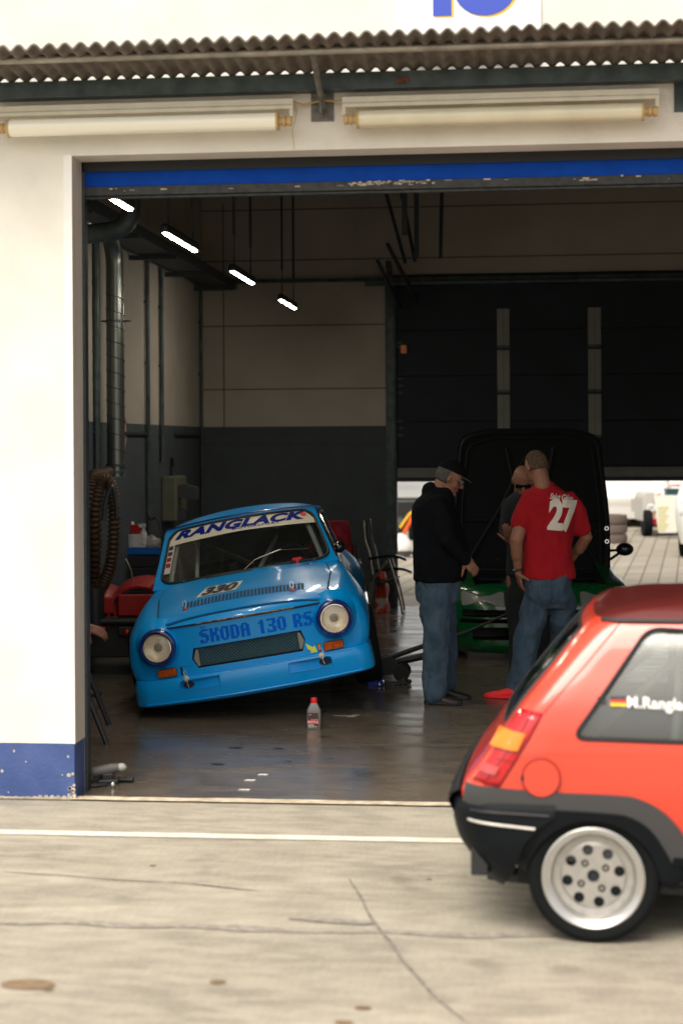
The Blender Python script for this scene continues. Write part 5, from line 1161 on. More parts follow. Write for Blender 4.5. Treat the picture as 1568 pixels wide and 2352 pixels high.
# wheels
def hatch_wheel(x, y, sgn):
    M = Matrix.Translation((x, y, .247)) @ Matrix.Rotation(sgn * pi / 2, 4, 'X')     # local Z points outwards
    b = BM(); lathe(b, [(.188, -.085), (.20, -.092), (.225, -.095), (.241, -.085), (.247, -.06), (.247, .06), (.241, .082), (.225, .092), (.205, .090), (.196, .084), (.190, .082), (.180, .0), (.188, -.085)], M, 72); w_ = obj('wheel', b, tyre, rc)
    b = BM(); lathe(b, [(.192, .076), (.1935, .086), (.188, .089), (.182, .086), (.176, .078), (.168, .074), (.160, .060), (.152, .046), (.150, .040)], M, 64); obj('rim_lip', b, rimlip, w_)
    b = BM(); lathe(b, [(0, .030), (.0, .046), (.118, .046), (.128, .038), (.150, .042), (.152, .03), (0, .03)][1:], M, 64, caps=False); f_ = obj('rim_face', b, [rimm, blackpl], w_, angle=30)
    cb = BM(); a0 = radians(12)
    for k in range(8): a = a0 + k * pi / 4; lathe(cb, [(0, 0), (.0205, 0), (.0205, .07), (0, .07)], M @ Matrix.Translation((.100 * cos(a), .100 * sin(a), 0)), 20, caps=True)
    lathe(cb, [(0, 0), (.024, 0), (.024, .07), (0, .07)], M, 24, caps=True)
    for k in range(4): a = a0 + radians(22) + k * pi / 2; lathe(cb, [(0, .038), (.014, .038), (.016, .07), (0, .07)], M @ Matrix.Translation((.056 * cos(a), .056 * sin(a), 0)), 16, caps=True)
    cut(f_, cb, blackpl)
    b = BM()
    for k in range(4): a = a0 + radians(22) + k * pi / 2; lathe(b, [(0, .048), (.007, .048), (.0075, .036), (.0, .036)], M @ Matrix.Translation((.056 * cos(a), .056 * sin(a), 0)), 8)
    for k in range(16): a = k * pi / 8 + .1; lathe(b, [(0, .0465), (.0035, .0465), (.004, .04), (0, .04)], M @ Matrix.Translation((.139 * cos(a), .139 * sin(a), -.001)), 8)
    obj('wheel_bolts', b, steel, w_)
    b = BM(); lathe(b, [(0, .0), (.13, .0), (.13, .012), (.05, .012), (.05, .025), (0, .025)], M, 32); lathe(b, [(.176, -.08), (.176, .06)], M, 40); obj('brake_disc', b, steel_dk, w_)
hatch_wheel(0, .115, 1); hatch_wheel(2.41, .115, 1); hatch_wheel(0, 1.485, -1); hatch_wheel(2.41, 1.485, -1)
# interior
seatg = mat('grey_seat', (.05, .052, .055), .9)
for x, y in ((.95, .42), (.95, 1.18)):
    b = BM(); o_ = rounded([(-.2, .0), (.2, .0), (.19, .5), (-.19, .5)], .06, 4); rings(b, [[V((x - .25 - v * .25 + d, y + u * k, .42 + v)) for u, v in o_] for k, d in ((.9, 0), (1, .03), (1, .09), (.9, .12))]); box(b, x - .2, x + .25, y - .2, y + .2, .36, .48); ball(b, (x - .37, y, 1.0), (.04, .10, .07), n=12); obj('seat', b, seatg, rc)
b = BM(); cg = .019
for y in (.24, 1.36): tube(b, spline([(.30, y, .35), (.32, y + (.05 if y < 1 else -.05), .8), (.42, y + (.1 if y < 1 else -.1), 1.15), (1.1, y + (.1 if y < 1 else -.1), 1.18)], 6), cg, 10); tube(b, [(.42, y + (.1 if y < 1 else -.1), 1.13), (-.15, y, .62)], cg, 10)
tube(b, [(.40, .33, 1.14), (.40, 1.27, 1.14)], cg, 10); tube(b, [(.34, .30, .5), (.40, 1.27, 1.12)], cg, 10); tube(b, [(.33, .28, .85), (.33, 1.32, .85)], cg, 10); obj('roll_cage', b, mat('cage_grey', (.16, .165, .16), .5), rc)
b = BM(); box(b, -.35, 1.9, .08, 1.52, .30, .36); box(b, 1.55, 1.95, .12, 1.48, .5, .84); obj('cabin_floor', b, seatg, rc, smooth=False)

# ============================================================ people
def remesh(name, bm, m, par, vox, smooth=4, wrinkle=0, wf=(9, 9, 4), seed=0):
    o = obj(name, bm, m, par, smooth=True); r = o.modifiers.new('r', 'REMESH'); r.mode = 'VOXEL'; r.voxel_size = vox
    s = o.modifiers.new('s', 'SMOOTH'); s.iterations = smooth; s.factor = .5; evalmesh(o); me = o.data
    if wrinkle:
        nm = [v.normal.copy() for v in me.vertices]
        for v, n_ in zip(me.vertices, nm):
            p = V((v.co.x * wf[0] + seed, v.co.y * wf[1], v.co.z * wf[2])); a = noise.noise(p) + .5 * abs(noise.noise(p * 2.3)); v.co += n_ * a * wrinkle
    me.materials.clear(); me.materials.append(m); me.shade_smooth(); return o
def stack(bm, rs, n=28):
    """torso: rows (x, y, z, rx, ry)"""
    keys = [(r[2], r[0], r[1], r[3], r[4]) for r in sorted(rs, key=lambda r: r[2])]; z0, z1 = keys[0][0], keys[-1][0]; R = []
    for i in range(31):
        z = z0 + (z1 - z0) * i / 30; x, y, rx, ry = cr(keys, z); R.append([V((x + rx * math.copysign(abs(cos(a)) ** .85, cos(a)), y + ry * math.copysign(abs(sin(a)) ** .85, sin(a)), z)) for a in [2 * pi * k / n for k in range(n)]])
    rings(bm, R); return bm
def head(bm, M, neck=.11):
    def add(fn): 
        t = BM(); fn(t)
        mp = {v: bm.verts.new(M @ v.co) for v in t.verts}
        for f in t.faces: bm.faces.new([mp[v] for v in f.verts])
        t.free()
    def skull(t):
        ball(t, (0, 0, .02), (.099, .077, .105), n=24)
        ball(t, (.018, 0, -.045), (.072, .060, .075), n=20)
    add(skull)
    add(lambda t: ball(t, (.072, 0, -.098), (.024, .028, .020), n=12)); add(lambda t: capsule(t, [(.086, 0, .020), (.110, 0, -.028)], [.009, .015]))
    add(lambda t: capsule(t, [(.080, -.035, .030), (.092, 0, .028), (.080, .035, .030)], .010)); add(lambda t: capsule(t, [(.080, -.02, -.062), (.090, 0, -.060), (.080, .02, -.062)], .009))
    for s_ in (-1, 1):
        add(lambda t: ball(t, (-.005, s_ * .078, .0), (.018, .010, .032), n=12)); add(lambda t: ball(t, (.076, s_ * .030, .006), (.012, .014, .010), n=10)); add(lambda t: ball(t, (.05, s_ * .045, -.03), (.03, .02, .028), n=12))
    add(lambda t: capsule(t, [(-.03, 0, -.03), (-.035, 0, -.03 - neck)], [.058, .062]))
def haircap(name, M, m, par, grow=.006, front=.055, low=-.05, fuzz=.004):
    b = BM(); ball(b, (0, 0, .02), (.099 + grow, .077 + grow, .105 + grow), n=40)
    kill = [v for v in b.verts if v.co.z < .02 + (low if v.co.x < -.01 else (.03 + max(0, v.co.x) * .9)) or v.co.x > front + .04]
    bmesh.ops.delete(b, geom=kill, context='VERTS')
    for v in b.verts: v.co += v.co.normalized() * fuzz * (noise.noise(v.co * 90) + .6 * noise.noise(v.co * 200)); v.co = M @ v.co
    o = obj(name, b, m, par); s = o.modifiers.new('s', 'SOLIDIFY'); s.thickness = .012; s.offset = -1; evalmesh(o); o.data.shade_smooth(); return o
def hand(bm, wr, d, nrm, curl=.6, thumb=1, sc=1.0, thumbdir=None):
    """palm leaves the wrist along d; nrm = back-of-hand normal"""
    wr, d, nrm = V(wr), V(d).normalized(), V(nrm).normalized(); nrm = (nrm - d * nrm.dot(d)).normalized(); sd_ = d.cross(nrm) * thumb
    capsule(bm, [wr, wr + d * .03 * sc], [.027 * sc, .024 * sc])
    for k in range(4):
        o_ = sd_ * (.027 - .018 * k) * sc; capsule(bm, [wr + d * .02 * sc + o_ * .7, wr + d * .085 * sc + o_], [.014 * sc, .013 * sc], 10)
        L_ = (.040, .045, .042, .033)[k] * sc; p = wr + d * .088 * sc + o_; a = 0; P = [p]
        for j in range(3): a += curl * (.35 + .3 * j); P.append(P[-1] + (d * cos(a) - nrm * sin(a)) * L_ * (1, .65, .5)[j])
        capsule(bm, P, [.0105 * sc, .0098 * sc, .009 * sc, .008 * sc], 10)
    td = V(thumbdir).normalized() if thumbdir else (d * .7 + sd_ * .8 - nrm * .3).normalized(); p = wr + d * .02 * sc + sd_ * .024 * sc
    capsule(bm, [p, p + td * .038 * sc, p + td * .070 * sc - nrm * .004, p + td * .092 * sc - nrm * .008], [.015 * sc, .0125 * sc, .011 * sc, .009 * sc], 10)
def shoe(name, heel, toe, m, par, w_=.048, h_=.085, sole=None):
    heel, toe = V(heel), V(toe); d = (toe - heel).normalized(); q = V((-d.y, d.x, 0)); L_ = (toe - heel).length; R = []
    for t_, ww, hh in ((0, .55, .55), (.04, .8, .9), (.15, .9, 1.0), (.33, .88, 1.0), (.5, .92, .74), (.68, 1.0, .56), (.85, .92, .44), (.95, .62, .34), (1, .3, .22)):
        c_ = heel + d * L_ * t_; R.append([c_ + q * w_ * ww * math.copysign(abs(cos(a)) ** .8, cos(a)) + V((0, 0, .012 + h_ * hh * (.5 + .5 * sin(a)) - .012)) for a in [2 * pi * k / 18 for k in range(18)]])
    b = BM(); rings(b, R); o = obj(name, b, m, par)
    b = BM(); o_ = []
    for t_, ww in ((-.01, .5), (.05, .85), (.3, .9), (.5, .9), (.7, 1.04), (.88, .92), (1.0, .5)): o_.append((t_, ww))
    P = [heel + d * L_ * t_ + q * w_ * 1.05 * ww for t_, ww in o_] + [heel + d * L_ * t_ - q * w_ * 1.05 * ww for t_, ww in o_[::-1]]
    rings(b, [[p + V((0, 0, .001)) for p in P], [p + V((0, 0, .022)) for p in P]]); obj('sole', b, sole or black, o, smooth=False, bevel=.004); return o
class Fig:
    def __init__(s, label, px0, z0, group=None):
        g = W(px0, 1018, z0); s.t = thing('person', label, 'person', (g.x, g.y, .006), YAW); s.px0, s.z0 = px0, z0
    def __call__(s, px, py, d=0.0): k = (s.z0 + d) / FPX; return V(((px - s.px0) * s.z0 / FPX, d, HC - (py - 1018) * s.z0 / FPX))
def st_rows(F, rows): return [(F(px, py).x, d, F(px, py).z, rx, ry) for px, py, d, rx, ry in rows]

# --- man in black jacket, side on
F = Fig('man in black jacket, dark cap and jeans standing side on, looking down', 1005, 12.1)
T = st_rows(F, [(1012, 1122, 0, .068, .07), (1006, 1136, 0, .11, .13), (998, 1152, 0, .145, .20), (995, 1175, 0, .162, .225), (1002, 1220, 0, .182, .23), (1010, 1265, 0, .200, .235), (1010, 1300, 0, .198, .23), (1006, 1338, 0, .182, .215)])
b = BM(); stack(b, T)
capsule(b, [F(1000, 1160, -.20), F(1022, 1240, -.27), F(1058, 1283, -.20)], [.078, .068, .052]); capsule(b, [F(1000, 1160, .20), F(1026, 1240, .25), F(1064, 1280, .16)], [.078, .065, .05])
capsule(b, [F(988, 1132, 0), F(1022, 1128, 0)], [.07, .055])
remesh('jacket', b, jacket, F.t, .011, 6, .014, (7, 7, 5), 3)
HM = Matrix.Translation(F(1031, 1101)) @ Matrix.Rotation(radians(24), 4, 'Y')
b = BM(); head(b, HM, .13); stack(b, [(x, y, z, rx * .8, ry * .8) for x, y, z, rx, ry in T]); capsule(b, [F(1022, 1240, -.27), F(1060, 1285, -.20)], [.04, .03]); capsule(b, [F(1026, 1240, .25), F(1066, 1282, .16)], [.04, .03])
hand(b, F(1060, 1284, -.20), (.75, .15, -.8), (.4, -.9, -.1), .9, 1); hand(b, F(1066, 1281, .16), (.6, -.4, -.8), (.5, .8, 0), .9, -1)
for y in (-.10, .11): capsule(b, [F(1003, 1330, y), F(1006, 1465, y), F(994, 1585, y)], [.09, .06, .045])
remesh('body', b, skin, F.t, .0065, 3)
b = BM(); stack(b, st_rows(F, [(1005, 1328, 0, .165, .20), (1003, 1350, 0, .160, .195), (1002, 1385, 0, .145, .19)]))
capsule(b, [F(999, 1370, -.09), F(998, 1465, -.10), F(995, 1540, -.10), F(994, 1588, -.10)], [.125, .100, .088, .090]); capsule(b, [F(1008, 1370, .10), F(1020, 1465, .12), F(1022, 1540, .13), F(1022, 1578, .14)], [.115, .09, .08, .085])
remesh('jeans', b, jeans, F.t, .010, 4, .022, (10, 10, 7), 9)
shoe('shoe', F(970, 1612, -.10) * 1.0 + V((0, 0, -F(970, 1612).z)), V((F(1054, 1612).x, -.16, 0)), shoebr, F.t); shoe('shoe', V((F(1003, 1600).x, .13, 0)), V((F(1062, 1600).x + .06, .10, 0)), mat('black_shoe', (.012, .012, .013), .5), F.t)
haircap('hair', HM, hairg, F.t, .008, .03, -.075, .006)
b = BM(); ball(b, (-.002, 0, .052), (.108, .086, .085), n=32); bmesh.ops.delete(b, geom=[v for v in b.verts if v.co.z < .045], context='VERTS')
for v in b.verts: v.co = HM @ v.co
o = obj('cap', b, mat('cap_dark', (.005, .006, .008), .95, spec=.1), F.t); s = o.modifiers.new('s', 'SOLIDIFY'); s.thickness = .006
b = BM(); prism(b, rounded([(.07, -.07), (.165, -.055), (.165, .055), (.07, .07)], .04), .044, .050, lambda u, v, d: HM @ V((u, v, d - (u - .07) * .15))); obj('visor', b, mat('visor_tan', (.10, .045, .02), .8), o)
b = BM(); box(b, .075, .108, -.066, .066, -.012, .024, HM); obj('sunglasses', b, blackgl, F.t, smooth=False, bevel=.006)
b = BM(); tube(b, [HM @ V(p) for p in ((.09, -.066, .012), (.0, -.082, .016))], .003, 5); obj('glasses_arm', b, steel, bpy.data.objects['sunglasses'])
b = BM(); tube(b, [F(1057, 1281, -.20) + V((.033 * cos(q) * .7, .036 * sin(q), .033 * cos(q) * .55)) for q in [k * pi / 8 for k in range(16)]], .007, 6, closed=True); obj('wristwatch', b, steel, F.t)

# --- man in red shirt, seen from behind
F = Fig('man in red T-shirt numbered 27 seen from behind, hands on hips', 1240, 12.25)
T = st_rows(F, [(1250, 1112, 0, .058, .06), (1253, 1122, 0, .085, .08), (1257, 1134, 0, .15, .10), (1260, 1150, 0, .195, .115), (1261, 1180, 0, .203, .130), (1258, 1230, 0, .182, .132), (1256, 1285, 0, .186, .138), (1257, 1318, 0, .198, .145), (1257, 1334, 0, .203, .148)])
b = BM(); stack(b, T)
capsule(b, [F(1214, 1150), F(1203, 1180, -.01), F(1195, 1207, -.03)], [.068, .078, .082]); capsule(b, [F(1305, 1152), F(1322, 1185, .01), F(1334, 1216, .02)], [.068, .076, .078])
cbn2 = remesh('red_shirt', b, redsh, F.t, .010, 5, .020, (8, 6, 5), 21)
sb = BM(); sb.from_mesh(cbn2.data); bvhS = BVHTree.FromBMesh(sb); sb.free(); bk_ = lambda off: projector(bvhS, lambda u, v: (u, -1, v), (0, 1, 0), off)
def tilt(P, cx, cz, a): return [[(cx + x * cos(a) - y * sin(a), cz + x * sin(a) + y * cos(a)) for x, y in p] for p in P]
c_ = F(1286, 1186); 
b = BM(); tris(b, tilt([[(x * .92 , y) for x, y in p] for p in text2d('27', .205, .05, 0, .76, .90)], c_.x, c_.z, radians(-5)), bk_(.006), maxe=.03); pr = obj('shirt_number', b, whitepr, cbn2, smooth=False)
c_ = F(1284, 1146); b = BM(); tris(b, tilt(text2d('Salut Gilles', .040, .02, .25, .72, .95), c_.x, c_.z, radians(-7)), bk_(.006), maxe=.03); obj('shirt_name', b, whitepr, cbn2, smooth=False)
HM = Matrix.Translation(F(1232, 1078, .02)) @ Matrix.Rotation(radians(118), 4, 'Z') @ Matrix.Rotation(radians(16), 4, 'Y')
b = BM(); head(b, HM, .12); stack(b, [(x, y, z, rx * .82, ry * .8) for x, y, z, rx, ry in T]); capsule(b, [F(1248, 1122), F(1236, 1098, .01)], [.066, .058])
capsule(b, [F(1212, 1155), F(1181, 1245, -.09), F(1186, 1312, -.04)], [.060, .050, .031]); capsule(b, [F(1196, 1200, -.03), F(1181, 1245, -.09), F(1183, 1280, -.065)], [.055, .050, .045])
capsule(b, [F(1306, 1155), F(1346, 1240, .03), F(1312, 1300, .17)], [.058, .048, .03]); capsule(b, [F(1332, 1205, .02), F(1346, 1240, .03), F(1332, 1268, .08)], [.053, .048, .043])
hand(b, F(1186, 1316, -.04), (.18, .25, -1), (-1, -.3, 0), .7, -1, 1.05, thumbdir=(.85, -.28, -.5)); hand(b, F(1310, 1304, .17), (-.5, .3, -.8), (1, .3, 0), .6, 1)
for p in ((F(1232, 1370, 0), F(1207, 1480, -.02), F(1190, 1588, -.02)), (F(1284, 1370, .02), F(1291, 1480, .10), F(1297, 1588, .18))): capsule(b, p, [.09, .065, .045])
remesh('body', b, skin, F.t, .0065, 3)
b = BM(); stack(b, st_rows(F, [(1257, 1322, 0, .176, .13), (1256, 1345, -.01, .182, .145), (1257, 1375, -.01, .186, .145), (1258, 1400, 0, .165, .12)]))
capsule(b, [F(1230, 1385, -.01), F(1212, 1450, -.03), F(1203, 1495, -.03), F(1194, 1550, -.01), F(1188, 1588, 0)], [.112, .100, .090, .087, .092]); capsule(b, [F(1286, 1385, .02), F(1290, 1460, .09), F(1292, 1495, .11), F(1297, 1588, .18)], [.108, .096, .086, .088])
jn = remesh('jeans', b, jeans, F.t, .010, 3, .022, (11, 9, 8), 40)
sb = BM(); sb.from_mesh(jn.data); bvhJ = BVHTree.FromBMesh(sb); sb.free(); jb = projector(bvhJ, lambda u, v: (u, -1, v), (0, 1, 0), .002); stitch = mat('stitching', (.03, .05, .08), .9)
b = BM()
for P in ([(1228, 1345), (1226, 1378), (1243, 1392), (1258, 1382), (1262, 1348), (1228, 1345)], [(1232, 1352), (1244, 1366), (1258, 1360)], [(1257, 1335), (1258, 1400)]):
    pp = [F(*p) for p in P]; Q = []
    for a_, c_ in zip(pp, pp[1:]): Q += [jb(*(V((a_.x, a_.z)).lerp(V((c_.x, c_.z)), i / 6))) for i in range(6)]
    tube(b, Q, .0022, 4)
obj('back_pocket', b, stitch, jn)
shoe('shoe', V((F(1206, 1600).x, -.06, 0)), V((F(1110, 1600).x, .05, 0)), shoered, F.t, .050, .095, shoered); shoe('shoe', V((F(1312, 1600).x, .12, 0)), V((F(1260, 1600).x, .38, 0)), shoered, F.t, .050, .095, shoered)
haircap('hair', HM, mat('brown_hair', (.085, .055, .032), .9, var=.4, vs=40, bump=.5, bs=150), F.t, .006, .045, -.055, .003)
b = BM(); tube(b, [F(1186, 1312, -.04) + V((.034 * cos(q), .038 * sin(q), .006 * cos(q))) for q in [k * pi / 9 for k in range(18)]], .009, 6, closed=True); obj('bracelet', b, mat('wrist_band', (.06, .055, .05), .3, .4), F.t)

# --- bald man beyond
F = Fig('bald man in dark clothes half hidden behind the red T-shirt', 1212, 12.95)
T = st_rows(F, [(1205, 1128, 0, .06, .06), (1208, 1142, 0, .13, .09), (1212, 1160, .02, .19, .11), (1214, 1200, .05, .20, .12), (1216, 1260, .1, .175, .12), (1216, 1330, .12, .18, .12)])
b = BM(); stack(b, T); capsule(b, [F(1168, 1166, .02), F(1158, 1225, -.02), F(1168, 1245, -.22)], [.065, .055, .042]); capsule(b, [F(1258, 1166, .02), F(1268, 1225, -.02), F(1250, 1262, -.15)], [.065, .055, .042])
remesh('dark_shirt', b, mat('charcoal_shirt', (.015, .018, .022), .9), F.t, .011, 5, .012, (8, 8, 5), 5)
HM = Matrix.Translation(F(1198, 1108, -.04)) @ Matrix.Rotation(radians(-92), 4, 'Z') @ Matrix.Rotation(radians(30), 4, 'Y')
b = BM(); head(b, HM, .12); stack(b, [(x, y, z, rx * .8, ry * .8) for x, y, z, rx, ry in T]); capsule(b, [F(1158, 1225, -.02), F(1167, 1245, -.22)], [.04, .028]); capsule(b, [F(1268, 1225, -.02), F(1250, 1262, -.15)], [.04, .028])
hand(b, F(1166, 1246, -.24), (-.25, -.5, .6), (-.2, -.8, -.5), .35, -1); hand(b, F(1248, 1264, -.17), (-.4, -.6, -.2), (0, .2, 1), .6, 1)
for x in (1190, 1240): capsule(b, [F(x, 1335, .12), F(x, 1450, .08), F(x, 1570, .12)], [.09, .06, .045])
remesh('body', b, skin, F.t, .0065, 3)
b = BM(); stack(b, st_rows(F, [(1216, 1320, .12, .17, .12), (1216, 1385, .12, .175, .13)]))
for x in (1192, 1240): capsule(b, [F(x, 1370, .12), F(x, 1460, .08), F(x, 1565, .12)], [.105, .085, .08])
remesh('trousers', b, mat('dark_trousers', (.012, .014, .018), .9), F.t, .011, 4, .01, (9, 9, 7), 2)
for x in (1190, 1242): shoe('shoe', V((F(x, 0).x, .16, 0)), V((F(x, 0).x, -.12, 0)), shoebr, F.t)
b = BM(); box(b, .080, .104, -.064, .064, -.006, .020, HM); obj('sunglasses', b, blackgl, F.t, smooth=False, bevel=.006)

# --- kneeling person whose hand shows beside the door jamb
F = Fig('kneeling person behind the door jamb, only a reaching hand visible', 118, 12.6)
T = st_rows(F, [(145, 1392, 0, .06, .06), (140, 1405, 0, .12, .16), (135, 1430, 0, .14, .19), (125, 1480, 0, .14, .17), (118, 1520, 0, .15, .17)])
b = BM(); stack(b, T); capsule(b, [F(142, 1415, -.18), F(158, 1465, -.22), F(178, 1448, -.10)], [.065, .055, .045]); capsule(b, [F(142, 1415, .18), F(160, 1465, .2), F(176, 1450, .1)], [.065, .055, .045]); remesh('overalls_top', b, jacket, F.t, .012, 5, .01)
HM = Matrix.Translation(F(156, 1366)) @ Matrix.Rotation(radians(25), 4, 'Y')
b = BM(); head(b, HM, .11); stack(b, [(x, y, z, rx * .8, ry * .8) for x, y, z, rx, ry in T]); capsule(b, [F(158, 1465, -.22), F(196, 1438, -.10)], [.042, .032]); hand(b, F(200, 1434, -.10), (.9, .0, -.38), (.3, -.7, .6), .55, 1, 1.1); capsule(b, [F(160, 1465, .2), F(192, 1442, .1)], [.04, .03]); hand(b, F(194, 1441, .1), (1, -.2, -.3), (0, .3, 1), .7, -1)
capsule(b, [F(118, 1520, -.1), F(165, 1515, -.12), F(160, 1580, -.12)], [.085, .065, .05]); capsule(b, [F(118, 1520, .1), F(160, 1560, .12), F(105, 1575, .12)], [.085, .065, .05]); remesh('body', b, skin, F.t, .0065, 3)
b = BM(); stack(b, st_rows(F, [(118, 1505, 0, .155, .175), (116, 1535, 0, .14, .165)])); capsule(b, [F(118, 1520, -.1), F(166, 1512, -.12), F(160, 1570, -.12)], [.10, .082, .07]); capsule(b, [F(118, 1522, .1), F(160, 1562, .12), F(102, 1570, .12)], [.10, .08, .065]); remesh('trousers', b, jeans, F.t, .011, 4, .012)
shoe('shoe', V((F(152, 0).x, -.12, 0)), V((F(152, 0).x + .27, -.12, 0)), shoebr, F.t); shoe('shoe', V((F(90, 0).x, .12, 0)), V((F(90, 0).x + .2, .12, 0)), shoebr, F.t)
haircap('hair', HM, hairm, F.t)

# ============================================================ green race car with raised bonnet
g0 = W(1250, 1525, 14.3); gc = thing('green_race_car', 'green race car facing out with its black bonnet raised upright', 'race car', (g0.x, g0.y, 0), radians(-90 + 6.0))
blackbay = mat('engine_bay', (.010, .012, .013), .6)
gk = [(.07, -3.9, -.05, .72, .2, .25), (.12, -3.95, -.01, .78, .2, .28), (.30, -4.0, 0, .81, .25, .3), (.47, -4.0, -.02, .815, .25, .32), (.56, -3.98, -.06, .81, .25, .34), (.64, -3.95, -.14, .79, .25, .36), (.70, -3.9, -.5, .76, .25, .4), (.86, -3.8, -1.1, .74, .25, .3), (.90, -3.75, -1.2, .72, .25, .3)]
b = ringshell(BM(), gk, 34, bulge=.10, crown=.01); finish_bm(b); bvhG = BVHTree.FromBMesh(b); gb_ = obj('body', b, [greenp, black], gc, angle=40)
cb = BM(); 
for z0, z1, y0, y1 in ((.385, .45, -.70, .70), (.335, .372, -.72, .72)): prism(cb, rounded(rect(y0, y1, z0 - .0, z1), .015, 3), -.22, .2, YZ)
prism(cb, rounded(rect(-.62, -.30, .19, .30), .03, 3), -.25, .2, YZ); prism(cb, rounded(rect(.30, .62, .19, .30), .03, 3), -.25, .2, YZ); box(cb, -1.05, -.22, -.58, .58, .40, 1.4)
for x in (-.78, -3.2):
    for y0, y1 in ((-1.2, -.6), (.6, 1.2)): lathe(cb, [(0, y0), (.33, y0), (.33, y1), (0, y1)], TR((x, 0, .32), -pi / 2), 40, caps=True)
cut(gb_, cb, black); gf = lambda off: projector(bvhG, lambda u, v: (1, u, v), (-1, 0, 0), off)
for y0, y1 in ((-.70, -.345), (.315, .66)):
    b = BM(); patch(b, rounded(rect(y0, y1, .478, .600), .02), gf(.004), 5); hl = obj('headlight_cover', b, mat('lamp_cover', (.22, .22, .215), .3, var=.1, vs=20, coat=.4), gc)
for x in (-.78, -3.2):
    for s_ in (-1, 1): wheel(gc, Matrix.Translation((x, s_ * .70, .30)) @ Matrix.Rotation(-s_ * pi / 2, 4, 'X'), .295, .20, .19, rimm)
b = BM(); flat2d(b, [rect(-.245, -.205, .265, .385)], lambda u, v: V((.012, -u, v)), 1); b2 = obj('tow_strap', b, mat('strap_yellow', (.45, .50, .02), .7), gc, smooth=False); s = b2.modifiers.new('s', 'SOLIDIFY'); s.thickness = .006
gk2 = [(.88, -3.3, -1.15, .70, .2, .2), (1.00, -3.1, -1.42, .66, .2, .2), (1.12, -2.9, -1.68, .60, .2, .2), (1.17, -2.75, -1.82, .56, .2, .2)]
b = ringshell(BM(), gk2, 12, bulge=.06, crown=.03); finish_bm(b); cbv = BVHTree.FromBMesh(b); cg_ = obj('cabin', b, greenp, gc, angle=40)
cf = projector(cbv, lambda u, v: (2, u, v), (-1, 0, 0), .004); b = BM(); patch(b, resamp(rounded([(-.60, .91), (.60, .91), (.50, 1.14), (-.50, 1.14)], .04), .1), cf, 5); obj('windscreen', b, dglass, cg_)
for s_ in (-1, 1):
    b = BM(); cs = projector(cbv, lambda u, v: (u, s_ * 2, v), (0, -s_, 0), .004); patch(b, resamp(rounded([(-1.62, .92), (-2.9, .92), (-2.6, 1.12), (-1.85, 1.12)], .04), .1), cs, 4); obj('side_window', b, dglass, cg_)
    b = BM(); ball(b, (-1.35, s_ * .93, .88), (.05, .085, .062), n=20); tube(b, [(-1.36, s_ * .70, .86), (-1.35, s_ * .88, .875)], .012, 8); tube(b, [(-1.36, s_ * .70, .80), (-1.35, s_ * .80, .79), (-1.35, s_ * .87, .84)], .014, 8); obj('wing_mirror', b, blackgl, gc)
    b = BM(); tube(b, spline([(-1.25, s_ * .765, .68), (-1.3, s_ * .80, .6), (-1.4, s_ * .86, .52), (-1.45, s_ * .93, .50)], 6), [.02] * 18 + [.012], 8); obj('front_wing_vent', b, greenp, gc)
b = BM(); box(b, -1.0, -.3, -.5, .5, .42, .56); box(b, -.8, -.5, -.3, .2, .56, .66); tube(b, [(-.4, -.4, .6), (-.4, .4, .6)], .02, 8); tube(b, [(-.6, .3, .62), (-.3, .1, .62), (-.3, -.3, .6)], .03, 8); obj('engine', b, mat('engine_dark', (.03, .03, .03), .4, .4, var=.4, vs=25), gc, smooth=False, bevel=.02)
# bonnet: y = across the car (photo left is +y), v = height
bonm = mat('bonnet_underside', (.004, .006, .007), .75, spec=.2)
def bpt(y, z, off=0): return V((-.93 - (z - .6) * .10 + off, y, z))
bo = rounded([(-.725, .60), (.725, .60), (.735, 1.2), (.655, 1.96), (.40, 2.03), (-.40, 2.03), (-.655, 1.96), (-.735, 1.2)], [.02, .02, .2, .10, .1, .1, .10, .2], 5)
b = BM(); prism(b, bo, 0, -.015, lambda u, v, d: bpt(u, v, d)); bn = obj('bonnet', b, bonm, gc, smooth=False)
b = BM()
def path3(P, r, n=8): tube(b, [bpt(y, z, .012) for y, z in P], r, n)
ins = [(V(p) - V((0, 1.31))) * .955 + V((0, 1.31)) for p in bo]; tube(b, [bpt(p.x, p.y, .012) for p in ins], .016, 8, closed=True)
ins2 = [(V(p) - V((0, 1.31))) * .87 + V((0, 1.31)) for p in bo]; tube(b, [bpt(p.x, p.y, .010) for p in ins2], .010, 8, closed=True)
for s_ in (-1, 1): path3([(s_ * .60, .78), (s_ * .28, 1.3), (s_ * .16, 1.55), (s_ * .22, 1.85)], .018); path3([(s_ * .22, 1.40), (s_ * .05, 1.76)], .014)
path3([(-.62, 1.18), (.62, 1.18)], .012); path3([(-.5, .72), (.5, .72)], .02); obj('ribs', b, mat('bonnet_rib', (.006, .008, .009), .6, spec=.3), bn)
for z in (1.10, .98): b = BM(); tube(b, [bpt(.695 + .016 * cos(q), z + .016 * sin(q), .03) for q in [k * pi / 8 for k in range(16)]], .005, 6, closed=True); obj('pin_ring', b, chrome, bn)
b = BM()
for i in range(26): y, z = random.uniform(-.6, .1), random.uniform(.62, .86); ball(b, bpt(y, z, .02), random.uniform(.002, .005), n=6)
obj('fasteners', b, chrome, bn)
b = BM(); tube(b, [(.12, .72, .19), (.18, .40, .30)], .006, 6); tag(obj('tow_rod', b, steel), 'x', 'rod'); bpy.data.objects['tow_rod'].location = (g0.x, g0.y, 0); bpy.data.objects['tow_rod'].rotation_euler = (0, 0, radians(-84)); bpy.data.objects['tow_rod']['label'] = 'thin steel rod leaning across the front of the green car'

